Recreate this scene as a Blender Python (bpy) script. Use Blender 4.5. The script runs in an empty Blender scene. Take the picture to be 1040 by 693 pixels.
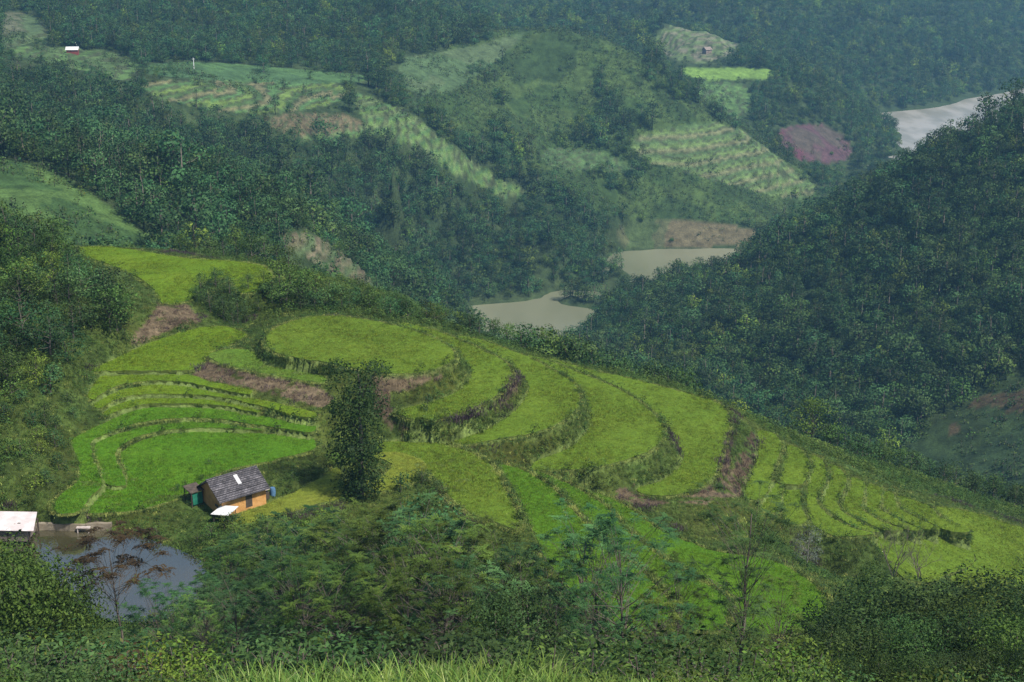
import bpy, math, random
import numpy as np
from mathutils import Vector, Matrix
from mathutils.geometry import delaunay_2d_cdt
R = math.radians
rng = np.random.default_rng(11)
random.seed(5)
scn = bpy.context.scene
COL = scn.collection
CAMZ = 250.0
FPX = 1510.0
PITCH = R(18.0)

# ------------------------------------------------------------------ camera, sky, sun, exposure
cd = bpy.data.cameras.new('camera')
cam = bpy.data.objects.new('camera', cd)
COL.objects.link(cam)
cam.location = (0, 0, CAMZ)
cam.rotation_euler = (R(90) - PITCH, 0, 0)
cd.sensor_width = 36.0
cd.lens = FPX / 1040.0 * 36.0
cd.clip_start = 1.0
cd.clip_end = 20000.0
scn.camera = cam

SUN_EL, SUN_AZ = R(55), R(128)          # azimuth measured from +Y towards +X
world = bpy.data.worlds.new('World')
scn.world = world
world.use_nodes = True
wn = world.node_tree
bg = wn.nodes['Background']
sky = wn.nodes.new('ShaderNodeTexSky')
sky.sky_type = 'NISHITA'
sky.sun_disc = False
sky.sun_elevation = SUN_EL
sky.sun_rotation = SUN_AZ
sky.air_density = 1.0
sky.dust_density = 1.5
sky.ozone_density = 1.0
wn.links.new(sky.outputs[0], bg.inputs[0])
bg.inputs[1].default_value = 0.10
sd = bpy.data.lights.new('sun', 'SUN')
sd.energy = 4.6
sd.angle = R(3)
sd.color = (1.0, 0.93, 0.82)
sun = bpy.data.objects.new('sun', sd)
COL.objects.link(sun)
sv = Vector((math.sin(SUN_AZ) * math.cos(SUN_EL), math.cos(SUN_AZ) * math.cos(SUN_EL), math.sin(SUN_EL)))
sun.rotation_euler = sv.to_track_quat('Z', 'Y').to_euler()
sun.location = (0, 0, 600)
scn.view_settings.view_transform = 'Standard'
scn.view_settings.look = 'None'
scn.view_settings.exposure = 0.65
scn.view_settings.gamma = 1.0
scn.cycles.max_bounces = 5
scn.cycles.diffuse_bounces = 2
scn.cycles.volume_bounces = 0
scn.cycles.transmission_bounces = 3

# ------------------------------------------------------------------ camera maths (image point + real height or distance -> world point)
SP, CP = math.sin(PITCH), math.cos(PITCH)
def ray(px, py):
    a = (np.asarray(px, float) - 520.0) / FPX
    b = (346.5 - np.asarray(py, float)) / FPX
    return a, CP + b * SP, -SP + b * CP
def at_z(px, py, z0, bx=0.0):            # on the plane z = z0 + bx * x (z relative to the eye)
    dx, dy, dz = ray(px, py)
    t = z0 / (dz - bx * dx)
    return t * dx, t * dy
def at_d(px, py, D):
    dx, dy, dz = ray(px, py)
    t = D / dy
    return t * dx, D, t * dz
def project(x, y, z):                    # z relative to the eye
    d = y * CP - z * SP
    u = y * SP + z * CP
    return 520 + FPX * x / d, 346.5 - FPX * u / d

# ------------------------------------------------------------------ noise
def vnoise(x, y, seed):
    xi = np.floor(x).astype(np.int64); yi = np.floor(y).astype(np.int64)
    fx = x - xi; fy = y - yi
    fx = fx * fx * (3 - 2 * fx); fy = fy * fy * (3 - 2 * fy)
    def h(a, b):
        n = (a * 374761393 + b * 668265263 + seed * 974634777) & 0xffffffff
        n = ((n ^ (n >> 13)) * 1274126177) & 0xffffffff
        n = n ^ (n >> 16)
        return (n & 0xffff) / 65535.0
    return (h(xi, yi) * (1 - fx) + h(xi + 1, yi) * fx) * (1 - fy) + (h(xi, yi + 1) * (1 - fx) + h(xi + 1, yi + 1) * fx) * fy
def fbm(x, y, wl, seed, octs=4, ridge=False):
    s = 0; a = 1.0; tot = 0
    for o in range(octs):
        n = vnoise(x / wl + 17.3 * o, y / wl - 9.1 * o, seed + o)
        n = 1 - np.abs(2 * n - 1) if ridge else n
        s = s + a * n; tot += a; a *= 0.5; wl *= 0.5
    return s / tot                        # 0..1

# ------------------------------------------------------------------ the rice terraces: outlines and levels
def zr(ox, oy, s, pts):
    return [(ox + x / s, oy + y / s) for x, y in pts]
Z1 = lambda *p: zr(60, 310, 3.15, p)
Z2 = lambda *p: zr(190, 300, 3.714, p)
Z3 = lambda *p: zr(380, 320, 3.85, p)
Z4 = lambda *p: zr(560, 360, 3.85, p)
Z5 = lambda *p: zr(720, 410, 3.25, p)
Z6 = lambda *p: zr(440, 460, 2.476, p)
Z7 = lambda *p: zr(0, 230, 2.971, p)
# key: (outline, level, level change per metre along x, colour set, label)
FIELDS = {
 'far': (Z7((240,62),(330,60),(430,75),(560,95),(700,103),(790,118),(818,150),(790,185),(730,195),(690,150),(600,170),(575,215),(500,232),(480,200),(420,150),(330,110),(255,85)), -68.0, 0, 'lime',
   'yellow-green rice field set apart among dark trees above a brown bank'),
 'lobe': (Z1((105,205),(240,140),(330,105),(440,72),(530,66),(600,90),(560,115),(490,150),(450,185),(415,206),(300,205),(150,207)), -70.2, 0, 'lime',
   'smooth lobed rice field directly above the thin curved strips'),
 's1': (Z1((145,220),(300,217),(420,222),(470,240),(560,258),(615,268),(612,280),(500,262),(400,243),(320,237),(260,240),(200,250),(155,268),(108,298),(92,285),(110,255)), -70.85, 0, 'lime',
   'topmost thin curved rice strip below the lobed field'),
 's2': (Z1((112,312),(160,286),(205,268),(270,255),(320,252),(400,258),(500,277),(612,293),(650,300),(740,322),(820,342),(815,358),(740,345),(650,320),(540,294),(440,284),(320,280),(240,284),(178,300),(140,322),(120,325)), -71.45, 0, 'lime',
   'second thin curved rice strip, running on right to the dark tree'),
 's3': (Z1((145,340),(182,318),(242,299),(320,294),(440,298),(540,309),(640,333),(638,340),(540,320),(450,312),(350,310),(268,314),(198,330),(148,352)), -72.0, 0, 'lime',
   'short thin curved rice strip ending at the brown stone bank'),
 's4': (Z1((150,372),(205,346),(272,328),(350,322),(450,325),(540,333),(640,352),(720,366),(822,384),(805,404),(700,388),(620,376),(520,360),(430,355),(320,361),(235,376),(165,401),(103,430),(101,460),(110,500),(136,565),(105,600),(58,655),(0,660),(-15,640),(0,610),(68,550),(58,480),(40,430),(90,400)), -72.6, 0, 'green',
   'wide curved rice strip that wraps the left end of the lower fields'),
 's5': (Z1((118,438),(175,414),(242,393),(325,378),(430,371),(520,376),(615,391),(650,396),(560,391),(450,388),(355,394),(285,406),(218,431),(181,462),(181,492),(202,535),(210,570),(150,566),(125,500),(112,462)), -73.1, 0, 'green',
   'narrow hooked rice strip around the lowest field beside the house'),
 's6': (Z1((198,492),(198,470),(232,446),(295,421),(362,408),(450,402),(560,405),(650,409),(810,425),(812,460),(700,488),(620,505),(540,520),(470,555),(420,590),(340,625),(230,652),(62,657),(112,602),(150,574),(216,578),(216,535)), -73.6, 0, 'green',
   'broad bright green rice field directly behind the clay house'),
 'oval': (Z2((305,150),(340,120),(400,95),(470,78),(560,74),(650,85),(750,105),(850,130),(930,160),(985,195),(1003,225),(985,248),(930,270),(850,286),(760,288),(690,279),(540,250),(430,232),(350,212),(310,188)), -68.0, 0, 'olive',
   'large oval rice field crowning the terraced hill'),
 'ledge': (Z2((85,222),(120,205),(180,200),(245,208),(270,238),(300,264),(400,277),(515,302),(512,322),(420,310),(300,288),(200,268),(120,245)), -69.8, 0, 'grass',
   'pale green ledge field curving under the left side of the oval field'),
 't1': (Z3((95,375),(150,356),(250,330),(330,295),(380,250),(388,215),(370,185),(330,140),(290,112),(200,72),(110,38),(110,28),(230,56),(330,95),(410,130),(470,160),(515,190),(530,225),(515,262),(470,310),(400,350),(320,382),(230,402),(150,398)), -71.5, 0, 'olive',
   'first crescent rice terrace stepping down right of the oval field'),
 't2': (Z3((315,487),(400,466),(490,422),(560,372),(605,312),(612,275),(590,240),(540,190),(470,147),(400,113),(330,86),(330,78),(400,92),(450,106),(530,138),(600,163),(680,205),(750,245),(790,285),(795,340),(770,375),(690,430),(600,462),(480,480),(360,498)), -75.0, 0, 'olive',
   'second crescent rice terrace, between two weedy curved banks'),
 't3': (Z4((-73,436),(-43,411),(67,368),(137,308),(159,246),(149,196),(107,134),(47,79),(-33,39),(-93,8),(-93,0),(-40,15),(60,52),(150,88),(230,122),(300,158),(370,208),(420,258),(430,310),(410,350),(350,385),(260,415),(150,435),(0,445),(-73,446)), -78.5, 0, 'olive',
   'third crescent rice terrace with one small shrub on its right lip'),
 't4': (Z4((340,522),(430,497),(500,442),(522,400),(502,350),(470,295),(430,250),(380,200),(310,150),(240,115),(160,80),(60,42),(0,22),(0,14),(130,55),(300,92),(450,130),(580,165),(640,185),(685,225),(690,270),(670,340),(645,420),(630,465),(580,510),(500,540),(430,547),(370,540)), -82.0, 0, 'olive',
   'fourth and largest crescent rice terrace, nearest the spur'),
 't5': (Z5((165,85),(215,100),(236,140),(213,200),(195,270),(170,310),(118,302),(150,220),(168,150)), -86.5, 0, 'olive',
   'short upright rice strip beside the wide weedy bank'),
 't5b': (Z5((236,285),(232,330),(225,352),(190,350),(178,330),(205,290),(225,262)), -87.4, 0, 'olive',
   'tiny rice plot squeezed between two strips of the spur'),
 't6': (Z5((262,135),(300,150),(330,190),(322,232),(303,262),(240,260),(246,222),(260,170)), -88.4, 0, 'olive',
   'small squarish rice plot on the spur ridge above a thin cross bank'),
 't6b': (Z5((241,270),(302,270),(298,300),(303,340),(318,385),(280,392),(240,372),(246,310)), -89.2, 0, 'olive',
   'rice plot on the spur just below the thin cross bank'),
 't7': (Z5((338,168),(370,183),(386,225),(378,265),(350,300),(360,335),(402,374),(470,408),(540,428),(420,432),(345,390),(328,330),(324,280),(343,225)), -90.3, 0, 'olive',
   'second full rice strip of the spur fan, just right of the squarish plots'),
 't8': (Z5((396,197),(430,212),(450,245),(444,275),(420,318),(432,350),(500,392),(560,420),(500,410),(425,370),(384,335),(372,302),(396,275),(408,240)), -92.0, 0, 'olive',
   'third full rice strip of the spur fan, curving between dark grass banks'),
 't9': (Z5((472,240),(508,256),(514,270),(506,300),(500,345),(560,385),(640,412),(580,412),(500,378),(446,345),(440,325),(456,300),(474,265)), -93.6, 0, 'olive',
   'fourth full rice strip of the spur fan, narrowing downhill'),
 't10': (Z5((528,262),(566,280),(562,320),(560,345),(630,385),(700,412),(650,410),(570,376),(520,348),(524,300)), -95.0, 0, 'olive',
   'fifth rice strip of the spur fan, a slim wedge'),
 't11': (Z5((584,286),(609,298),(618,337),(690,378),(760,412),(710,408),(640,380),(578,345),(577,320)), -96.2, 0, 'olive',
   'sixth rice strip of the spur fan, the slimmest wedge'),
 't12': (Z5((624,302),(690,322),(735,342),(760,372),(860,415),(800,418),(700,372),(632,338)), -97.4, 0, 'olive',
   'seventh rice strip of the spur fan, ending in a short bank'),
 'spur': (Z5((345,398),(420,438),(540,436),(650,418),(760,420),(880,424),(775,372),(750,342),(820,347),(900,365),(1000,400),(1090,428),(1120,520),(1110,600),(1060,596),(1040,545),(1012,500),(1030,545),(1030,596),(900,600),(820,592),(806,570),(856,548),(888,512),(868,482),(872,512),(846,536),(780,558),(730,584),(640,570),(560,480),(500,450),(400,446)), -75.8, -0.353, 'olive',
   'long sloping rice field covering the lower end of the spur'),
 'u1': (Z3((25,497),(120,492),(250,500),(350,525),(420,560),(458,592),(480,630),(505,680),(545,760),(560,830),(470,800),(390,770),(300,700),(270,650),(200,600),(190,560),(110,540),(20,530)), -74.7, 0, 'olive',
   'dull green rice field between the dark columnar tree and the bright strips'),
 'u2': (Z6((165,30),(222,42),(290,82),(360,158),(445,240),(520,295),(596,382),(560,440),(400,400),(290,270),(262,205),(235,150),(200,80)), -76.8, 0, 'vivid',
   'leftmost bright green rice strip slanting down behind the feathery trees'),
 'u3': (Z6((243,38),(345,80),(432,135),(477,190),(577,264),(642,307),(733,362),(720,440),(625,430),(615,375),(538,283),(463,228),(378,150),(308,78)), -78.6, 0, 'vivid',
   'middle bright green rice strip between two pale slanting banks'),
 'u4': (Z6((365,82),(480,130),(570,195),(700,245),(850,270),(950,325),(985,370),(950,440),(800,450),(752,362),(660,302),(592,256),(494,186),(450,135)), -81.0, -0.045, 'vivid',
   'rightmost bright green rice field below the shrubby bank'),
 'meadow': ([(232,528),(268,512),(300,499),(328,484),(342,474),(352,490),(385,486),(400,470),(380,462),(400,458),(428,466),(430,478),(408,492),(370,500),(330,508),(290,520),(262,530)], -74.4, 0.0, 'yellow',
   'yellowish grass field in front of the clay house'),
}
def densify(P, step):
    P = np.asarray(P, float); out = []
    for i in range(len(P)):
        a, b = P[i], P[(i + 1) % len(P)]
        n = max(1, int(math.ceil(np.linalg.norm(b - a) / step)))
        for k in range(n): out.append(a + (b - a) * k / n)
    return np.array(out)
def smooth_closed(P, it=2):
    P = np.asarray(P, float)
    for _ in range(it):                   # Chaikin
        Q = np.roll(P, -1, 0)
        P = np.stack([0.75 * P + 0.25 * Q, 0.25 * P + 0.75 * Q], 1).reshape(-1, 2)
    return P
def spline_closed(P, n=4):
    P = np.asarray(P, float); a, b, c2, d = np.roll(P, 1, 0), P, np.roll(P, -1, 0), np.roll(P, -2, 0)
    # cubic Hermite with moderated tangents
    out = []
    m0, m1 = (c2 - a) * .38, (d - b) * .38
    L = np.linalg.norm(c2 - b, axis=1)[:, None]
    for m, in ((m0,), (m1,)):
        q = np.linalg.norm(m, axis=1)[:, None]
        m *= np.minimum(1, 1.0 * L / np.maximum(q, 1e-6))
    for k in range(n):
        t = k / n
        out.append((2*t**3-3*t**2+1) * b + (t**3-2*t**2+t) * m0 + (-2*t**3+3*t**2) * c2 + (t**3-t**2) * m1)
    return np.stack(out, 1).reshape(-1, 2)
def inside(P, x, y):
    P = np.asarray(P); x = np.asarray(x); y = np.asarray(y)
    res = np.zeros(x.shape, bool)
    bx = (x >= P[:, 0].min()) & (x <= P[:, 0].max()) & (y >= P[:, 1].min()) & (y <= P[:, 1].max())
    if not bx.any(): return res
    xs, ys = x[bx], y[bx]; r = np.zeros(xs.shape, bool)
    j = len(P) - 1
    for i in range(len(P)):
        x0, y0, x1, y1 = P[i][0], P[i][1], P[j][0], P[j][1]
        if y0 != y1:
            c = ((y0 > ys) != (y1 > ys)) & (xs < (x1 - x0) * (ys - y0) / (y1 - y0) + x0)
            r ^= c
        j = i
    res[bx] = r
    return res
def grow(P, d):
    P = np.asarray(P, float)
    T = np.roll(P, -1, 0) - np.roll(P, 1, 0)
    N = np.stack([T[:, 1], -T[:, 0]], 1)
    N /= np.maximum(np.linalg.norm(N, axis=1), 1e-6)[:, None]
    area = 0.5 * np.sum(P[:, 0] * np.roll(P[:, 1], -1) - np.roll(P[:, 0], -1) * P[:, 1])
    return P + N * d * (1 if area > 0 else -1)
WF = {}                                   # world outlines
for k, (poly, z0, bx, cs, lab) in FIELDS.items():
    pts = spline_closed(poly, 4)
    wx, wy = at_z(pts[:, 0], pts[:, 1], z0, bx)
    WF[k] = grow(densify(np.stack([wx, wy], 1), 1.0), .05 if k in ('s1', 's2', 's3', 's4', 's5', 's6', 'lobe') else .16 if k in ('t5', 't5b', 't6', 't6b', 't7', 't8', 't9', 't10', 't11', 't12') else .2)
POND_PX = [(30,545),(38,538),(60,537),(111,538),(141,548),(168,556),(195,568),(212,580),(210,598),(192,618),(150,632),(95,625),(70,596),(46,576),(34,560)]
POND_Z = -75.4
px_, py_ = np.array(smooth_closed(POND_PX)).T
POND = densify(np.stack(at_z(px_, py_, POND_Z), 1), 1.0)

# ------------------------------------------------------------------ ground heights
CTRL = []
def c(px, py, D):
    x, y, z = at_d(px, py, D); CTRL.append((x, y, z))
def w(x, y, z): CTRL.append((x, y, z))
# the hill the viewer stands on
for u in (-0.8, -0.4, 0, 0.4, 0.8):
    w(u * 10, 0, -4); w(u * 20, 15, -13); w(u * 36, 30, -21.5)
    w(u * 60, 48, -29.2 + 0.6 * abs(u)); w(u * 75, 60, -38); w(u * 100, 80, -51.5)
for u in (-0.7, -0.45, -0.2, 0.0):
    w(u * 110, 100, -62.5); w(u * 130, 122, -71.5 + 4 * (u < -0.5)); w(u * 150, 138, -75.2 + 6 * (u < -0.5))
for u in (0.2, 0.45, 0.7):
    w(u * 110, 100, -64.5); w(u * 130, 125, -77); w(u * 150, 145, -84)
w(60, 170, -95); w(90, 170, -96); w(75, 190, -101); w(110, 190, -106)
c(840, 590, 187); c(800, 560, 186); c(760, 520, 186); c(850, 560, 196)
# pond surroundings
for p in [(20,530,162),(60,531,163.0),(115,531,162.8),(160,535,160),(205,552,155),(235,560,150),(0,560,152),(20,600,146),(-60,560,154)]: c(*p)
# the house yard
for p in [(200,520,163.3),(230,512,165),(275,505,167),(205,500,167),(300,488,170),(340,450,176)]: c(*p)
# the left slope
for p in [(60,440,178),(30,420,181),(0,470,167),(40,505,163),(60,360,196),(80,380,196),(-60,470,168),(0,400,185),(0,330,203),(-80,330,200),(60,310,212),(110,330,212),(140,345,213),
          (0,245,238),(60,275,232),(110,300,226),(-120,240,235),(0,236,262),(60,262,262),(155,338,214),(190,322,222),(170,310,226)]: c(*p)
w(-130, 200, -40); w(-150, 240, -42); w(-170, 290, -50); w(-110, 290, -66); w(-120, 330, -85)
# behind the lobed and oval fields
for p in [(240,330,232),(270,310,238),(200,300,236),(300,315,232)]: c(*p)
w(-40, 262, -72); w(-20, 275, -80); w(-65, 272, -70); w(-80, 300, -85); w(-40, 310, -98); w(-100, 380, -108)
# far side of the ridge
w(-25, 243, -74); w(0, 251, -83); w(0, 262, -92); w(25, 253, -91); w(25, 264, -99); w(45, 250, -99); w(60, 258, -106); w(80, 262, -114); w(110, 262, -124)
w(0, 320, -140); w(60, 320, -150); w(120, 320, -158); w(-60, 360, -130); w(0, 400, -185); w(80, 400, -198); w(160, 380, -190); w(60, 500, -222); w(-40, 500, -195); w(0, 640, -240)
# left and middle distance
for p in [(50,200,440),(0,170,470),(120,230,440),(200,250,450),(-150,200,420),(0,160,560),(100,160,560),(330,258,480),(380,283,500),(300,240,470),(440,290,680),(300,200,620),(200,180,620),
          (0,62,800),(-200,40,800),(100,62,900),(80,50,920),(200,110,800),(300,112,850),(300,130,820),(250,85,900),(400,122,900),(400,160,800),(500,225,930),(560,240,880),(620,262,900),
          (400,302,810),(530,301,846),(500,298,842),(480,250,890),(580,299,842),
          (200,50,1010),(100,0,1150),(200,-60,1350),(-200,-40,1100),(300,40,1060),(300,0,1200),(440,60,1050),(440,20,1250),(400,90,960),(-100,0,1000)]: c(*p)
# the middle hill
for p in [(570,30,1150),(520,36,1140),(620,42,1150),(660,64,1140),(700,92,1120),(740,130,1090),(790,165,1070),(835,205,1060),(560,80,1100),(560,130,1050),(480,100,1000),(470,150,920),
          (560,200,950),(620,215,965),(640,246,975),(700,246,972),(770,242,976),(650,248,966),(700,170,1030),(640,130,1060),(700,225,990),(800,222,1010)]: c(*p)
w(60, 1260, -190); w(0, 1300, -200); w(130, 1230, -210)
# second ridge with the flat field
for p in [(700,76,1330),(780,76,1330),(700,100,1240),(840,90,1340),(870,120,1330),(830,145,1230),(790,120,1260),(900,160,1290),(880,185,1240),(900,152,1335),(720,56,1420),(680,30,1500)]: c(*p)
# river floor and far mountain
w(500, 1400, -254); w(380, 1330, -256); w(560, 1590, -256); w(450, 1480, -256); w(330, 1270, -256); w(650, 1700, -258); w(800, 1750, -258)
w(270, 1150, -256); w(210, 1050, -258); w(120, 930, -258); w(30, 860, -258); w(60, 900, -258); w(-10, 830, -256)
for p in [(868,120,1500),(900,118,1520),(940,108,1560),(980,100,1620),(1040,93,1680),(800,60,1560),(860,60,1640),(700,0,1850),(600,0,1800),(520,8,1650),(800,0,1900),(900,40,1800),(900,0,2000),
          (1000,50,1850),(1040,0,2150),(1200,40,1900),(500,-20,1900),(700,-60,2150),(1000,-50,2500),(0,-60,1500),(400,-50,1700),(-400,-60,1600),(1500,-40,2400)]: c(*p)
w(0, 3200, 60); w(-1500, 3000, 40); w(1500, 3200, 40); w(-2500, 4500, 200); w(0, 4600, 260); w(2500, 4500, 200); w(-800, 1500, -60); w(-900, 900, -40); w(-400, 600, -60)
w(300, 1200, -236); w(322, 1262, -237); w(338, 1325, -238); w(348, 1385, -243)
for p in [(890,142,1300),(903,137,1375),(920,165,1250),(870,170,1230),(850,190,1180),(900,180,1200)]: c(*p)
w(-25, 760, -257); w(0, 750, -257); w(25, 765, -257); w(-15, 800, -257); w(20, 800, -257); w(40, 790, -256)
w(75, 925, -257); w(85, 900, -257); w(110, 905, -257); w(140, 950, -257); w(70, 955, -256)
w(-30, 780, -257); w(-45, 765, -255); w(-28, 735, -257); w(-38, 750, -256)
for p in [(606,326,790),(600,336,770)]: c(*p)
w(-62, 785, -256); w(-58, 745, -257); w(-72, 760, -254); w(-45, 805, -254); w(0, 822, -257); w(22, 822, -257); w(-28, 818, -256)
# right hill
for p in [(1010,131,720),(1040,114,730),(960,157,740),(900,194,770),(840,226,800),(780,258,820),(720,286,830),(660,304,825),(610,326,800),(1100,102,700),
          (1040,300,600),(950,300,620),(850,300,660),(760,330,650),(1040,400,520),(960,400,540),(860,400,570),(760,400,600),(650,372,640),(700,400,590),
          (1000,480,470),(900,470,500),(800,430,550),(1040,500,440),(1120,480,430),(1300,300,520),(950,440,510)]: c(*p)
w(400, 400, -130); w(300, 330, -140); w(330, 800, -190); w(260, 900, -215); w(380, 1000, -200); w(700, 800, -60); w(600, 1100, -150)
# terrace rims
for k in WF:
    z0, bx = FIELDS[k][1], FIELDS[k][2]
    P = WF[k][::3]
    for x, y in P: CTRL.append((x, y, z0 + bx * x - .4))
for x, y in POND[::3]: CTRL.append((x, y, POND_Z - 0.3))
C = np.array(CTRL)
key = np.round(C[:, :2] / 0.45).astype(int)
_, ui = np.unique(key, axis=0, return_index=True)
C = C[np.sort(ui)]
def kern(ax, ay, bx, by):
    return np.sqrt((ax[:, None] - bx[None]) ** 2 + (ay[:, None] - by[None]) ** 2)
A = kern(C[:, 0], C[:, 1], C[:, 0], C[:, 1])
n = len(C)
M = np.zeros((n + 1, n + 1)); M[:n, :n] = A; M[:n, n] = 1; M[n, :n] = 1
M[:n, :n] -= np.eye(n) * 0.02
sol = np.linalg.solve(M, np.append(C[:, 2], 0.0))
WTS, C0 = sol[:n].astype(np.float32), sol[n]
def base_h(x, y):
    x = x.astype(np.float32); y = y.astype(np.float32)
    out = np.empty(len(x), np.float32)
    cx, cy = C[:, 0].astype(np.float32), C[:, 1].astype(np.float32)
    for i in range(0, len(x), 6000):
        s = slice(i, i + 6000)
        out[s] = kern(x[s], y[s], cx, cy) @ WTS
    return out.astype(float) + C0
DS = np.concatenate([np.arange(0, 140, 2.0), np.arange(140, 268, 0.42), np.arange(268, 420, 2.0), np.arange(420, 1120, 3.0), np.arange(1120, 2000, 7.0), np.arange(2000, 4700, 60.0)])
NC = 620
us = np.linspace(-1, 1, NC)
us = us * (0.62 + 0.38 * us ** 2)       # finer in the middle
HW = lambda D: 30 + 0.80 * D
GY = np.repeat(DS, NC); GX = (us[None, :] * HW(DS)[:, None]).ravel()
GZ = None
def smoothstep(a, b, x):
    t = np.clip((x - a) / (b - a), 0, 1); return t * t * (3 - 2 * t)
coarse = (GY > 268)
# far ground is evaluated on every second column and row, then interpolated
GZ = np.zeros(len(GX))
iy = np.arange(len(DS)); near = DS <= 268
nm = np.repeat(near, NC)
GZ[nm] = base_h(GX[nm], GY[nm])
fi = iy[~near]; fr = np.unique(np.append(fi[::2], [fi[-1]])); fr = np.unique(np.append(fr, fi[0]))
cc = np.unique(np.append(np.arange(0, NC, 2), NC - 1))
G2 = base_h((us[cc][None, :] * HW(DS[fr])[:, None]).ravel(), np.repeat(DS[fr], len(cc))).reshape(len(fr), len(cc))
tmp = np.stack([np.interp(np.arange(NC), cc, r) for r in G2])
full = np.stack([np.interp(fi, fr, tmp[:, j]) for j in range(NC)], 1)
GZ[~nm] = full.ravel()
# natural unevenness
PXg, PYg = project(GX, np.maximum(GY, 1), GZ)
far = smoothstep(380, 700, GY)
amp = far * 9 + smoothstep(1100, 1500, GY) * 22
wat = smoothstep(-249, -232, GZ)
GZ += amp * wat * (fbm(GX, GY, 130, 3, 4, True) - 0.55)
GZ += smoothstep(1250, 1700, GY) * wat * 60 * (fbm(GX + 0.5 * GY, GY, 420, 31, 3, True) - 0.6)
GZ += (0.25 + 0.6 * smoothstep(255, 300, GY)) * (fbm(GX, GY, 6, 8, 3) - 0.5)
# far stepped fields follow further down
# kind, outline in the view, distance range, colours
FAR = [
 ('hill', [(440,52),(500,30),(560,18),(620,32),(650,50),(700,86),(760,124),(840,196),(820,218),(780,232),(700,222),(620,222),(560,186),(500,164),(470,140),(430,110)], 880, 1260, [(.030,.056,.016),(.042,.070,.020),(.026,.048,.015)], 0),
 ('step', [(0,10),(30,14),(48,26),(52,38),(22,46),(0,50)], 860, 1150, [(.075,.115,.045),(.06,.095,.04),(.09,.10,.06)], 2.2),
 ('grass', [(28,46),(90,50),(135,58),(150,78),(120,90),(90,76),(50,66),(0,62),(0,50)], 820, 1100, [(.07,.125,.04),(.06,.10,.035),(.05,.09,.03)], 1.6),
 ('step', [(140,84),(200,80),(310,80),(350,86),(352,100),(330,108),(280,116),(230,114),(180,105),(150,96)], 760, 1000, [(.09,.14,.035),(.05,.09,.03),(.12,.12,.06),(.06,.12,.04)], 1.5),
 ('soil', [(268,116),(345,114),(368,122),(372,131),(340,136),(300,136),(276,128)], 740, 980, [(.095,.080,.045),(.08,.072,.04)], 1.5),
 ('grass', [(352,92),(385,100),(440,128),(470,160),(545,198),(530,206),(480,186),(440,160),(400,140),(375,138),(300,142),(310,136),(372,131),(366,116)], 700, 1020, [(.075,.13,.035),(.05,.10,.035),(.09,.13,.05)], 1.8),
 ('grass', [(140,66),(200,62),(300,70),(390,78),(350,86),(200,80),(150,80)], 850, 1050, [(.05,.10,.035),(.045,.09,.035)], 0),
 ('grass', [(395,60),(470,50),(520,36),(540,30),(470,90),(420,100)], 880, 1250, [(.06,.09,.04),(.05,.085,.035)], 0),
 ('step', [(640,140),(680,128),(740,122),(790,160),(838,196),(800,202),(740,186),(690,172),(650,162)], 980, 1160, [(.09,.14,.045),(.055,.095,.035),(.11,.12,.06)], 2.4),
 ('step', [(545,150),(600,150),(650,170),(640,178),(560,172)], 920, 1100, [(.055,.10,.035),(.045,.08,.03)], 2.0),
 ('field', [(688,70),(740,68),(792,72),(782,79),(740,82),(700,80)], 1220, 1400, [(.11,.19,.04)], 0),
 ('grass', [(700,82),(760,84),(765,110),(740,124),(700,90)], 1080, 1300, [(.07,.13,.04),(.06,.11,.035)], 2.0),
 ('grass', [(660,30),(720,16),(760,44),(720,66),(680,62)], 1300, 1600, [(.08,.12,.045),(.12,.12,.08)], 2.0),
 ('burnt', [(790,132),(812,126),(842,127),(866,148),(862,162),(838,167),(808,162),(792,148)], 1150, 1330, [(.085,.035,.045),(.07,.04,.045),(.06,.05,.04)], 0),
 ('shore', [(622,234),(650,222),(700,224),(776,234),(784,243),(762,249),(700,252),(640,253),(628,244)], 955, 1010, [(.085,.075,.042),(.065,.075,.035),(.045,.07,.025)], 0),
 ('clearing', [(905,468),(935,440),(985,408),(1040,380),(1120,360),(1120,540),(1030,520),(985,494),(940,484)], 380, 620, [(.050,.040,.022),(.022,.038,.014),(.030,.052,.018),(.022,.040,.016)], 0),
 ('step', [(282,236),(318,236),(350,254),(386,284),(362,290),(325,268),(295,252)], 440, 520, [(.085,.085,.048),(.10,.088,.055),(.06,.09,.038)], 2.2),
 ('grass', [(-20,160),(20,163),(60,176),(100,200),(148,236),(170,254),(100,256),(-20,230)], 380, 580, [(.045,.085,.022),(.032,.065,.020),(.055,.10,.028)], 0),
]
PXg, PYg = project(GX, np.maximum(GY, 1), GZ)
GCOL = np.zeros((len(GX), 3)); GCOL[:] = (.030, .048, .018)
n1 = fbm(GX, GY, 14, 50, 3)
GCOL += (n1[:, None] - .5) * np.array([.02, .02, .008])
nearsoft = smoothstep(330, 230, GY) * (GZ > -125)
GCOL = GCOL * (1 - nearsoft[:, None]) + nearsoft[:, None] * (np.array([.045, .085, .022]) + (n1[:, None] - .5) * np.array([.05, .06, .02]))
FARMASK = {}
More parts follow.
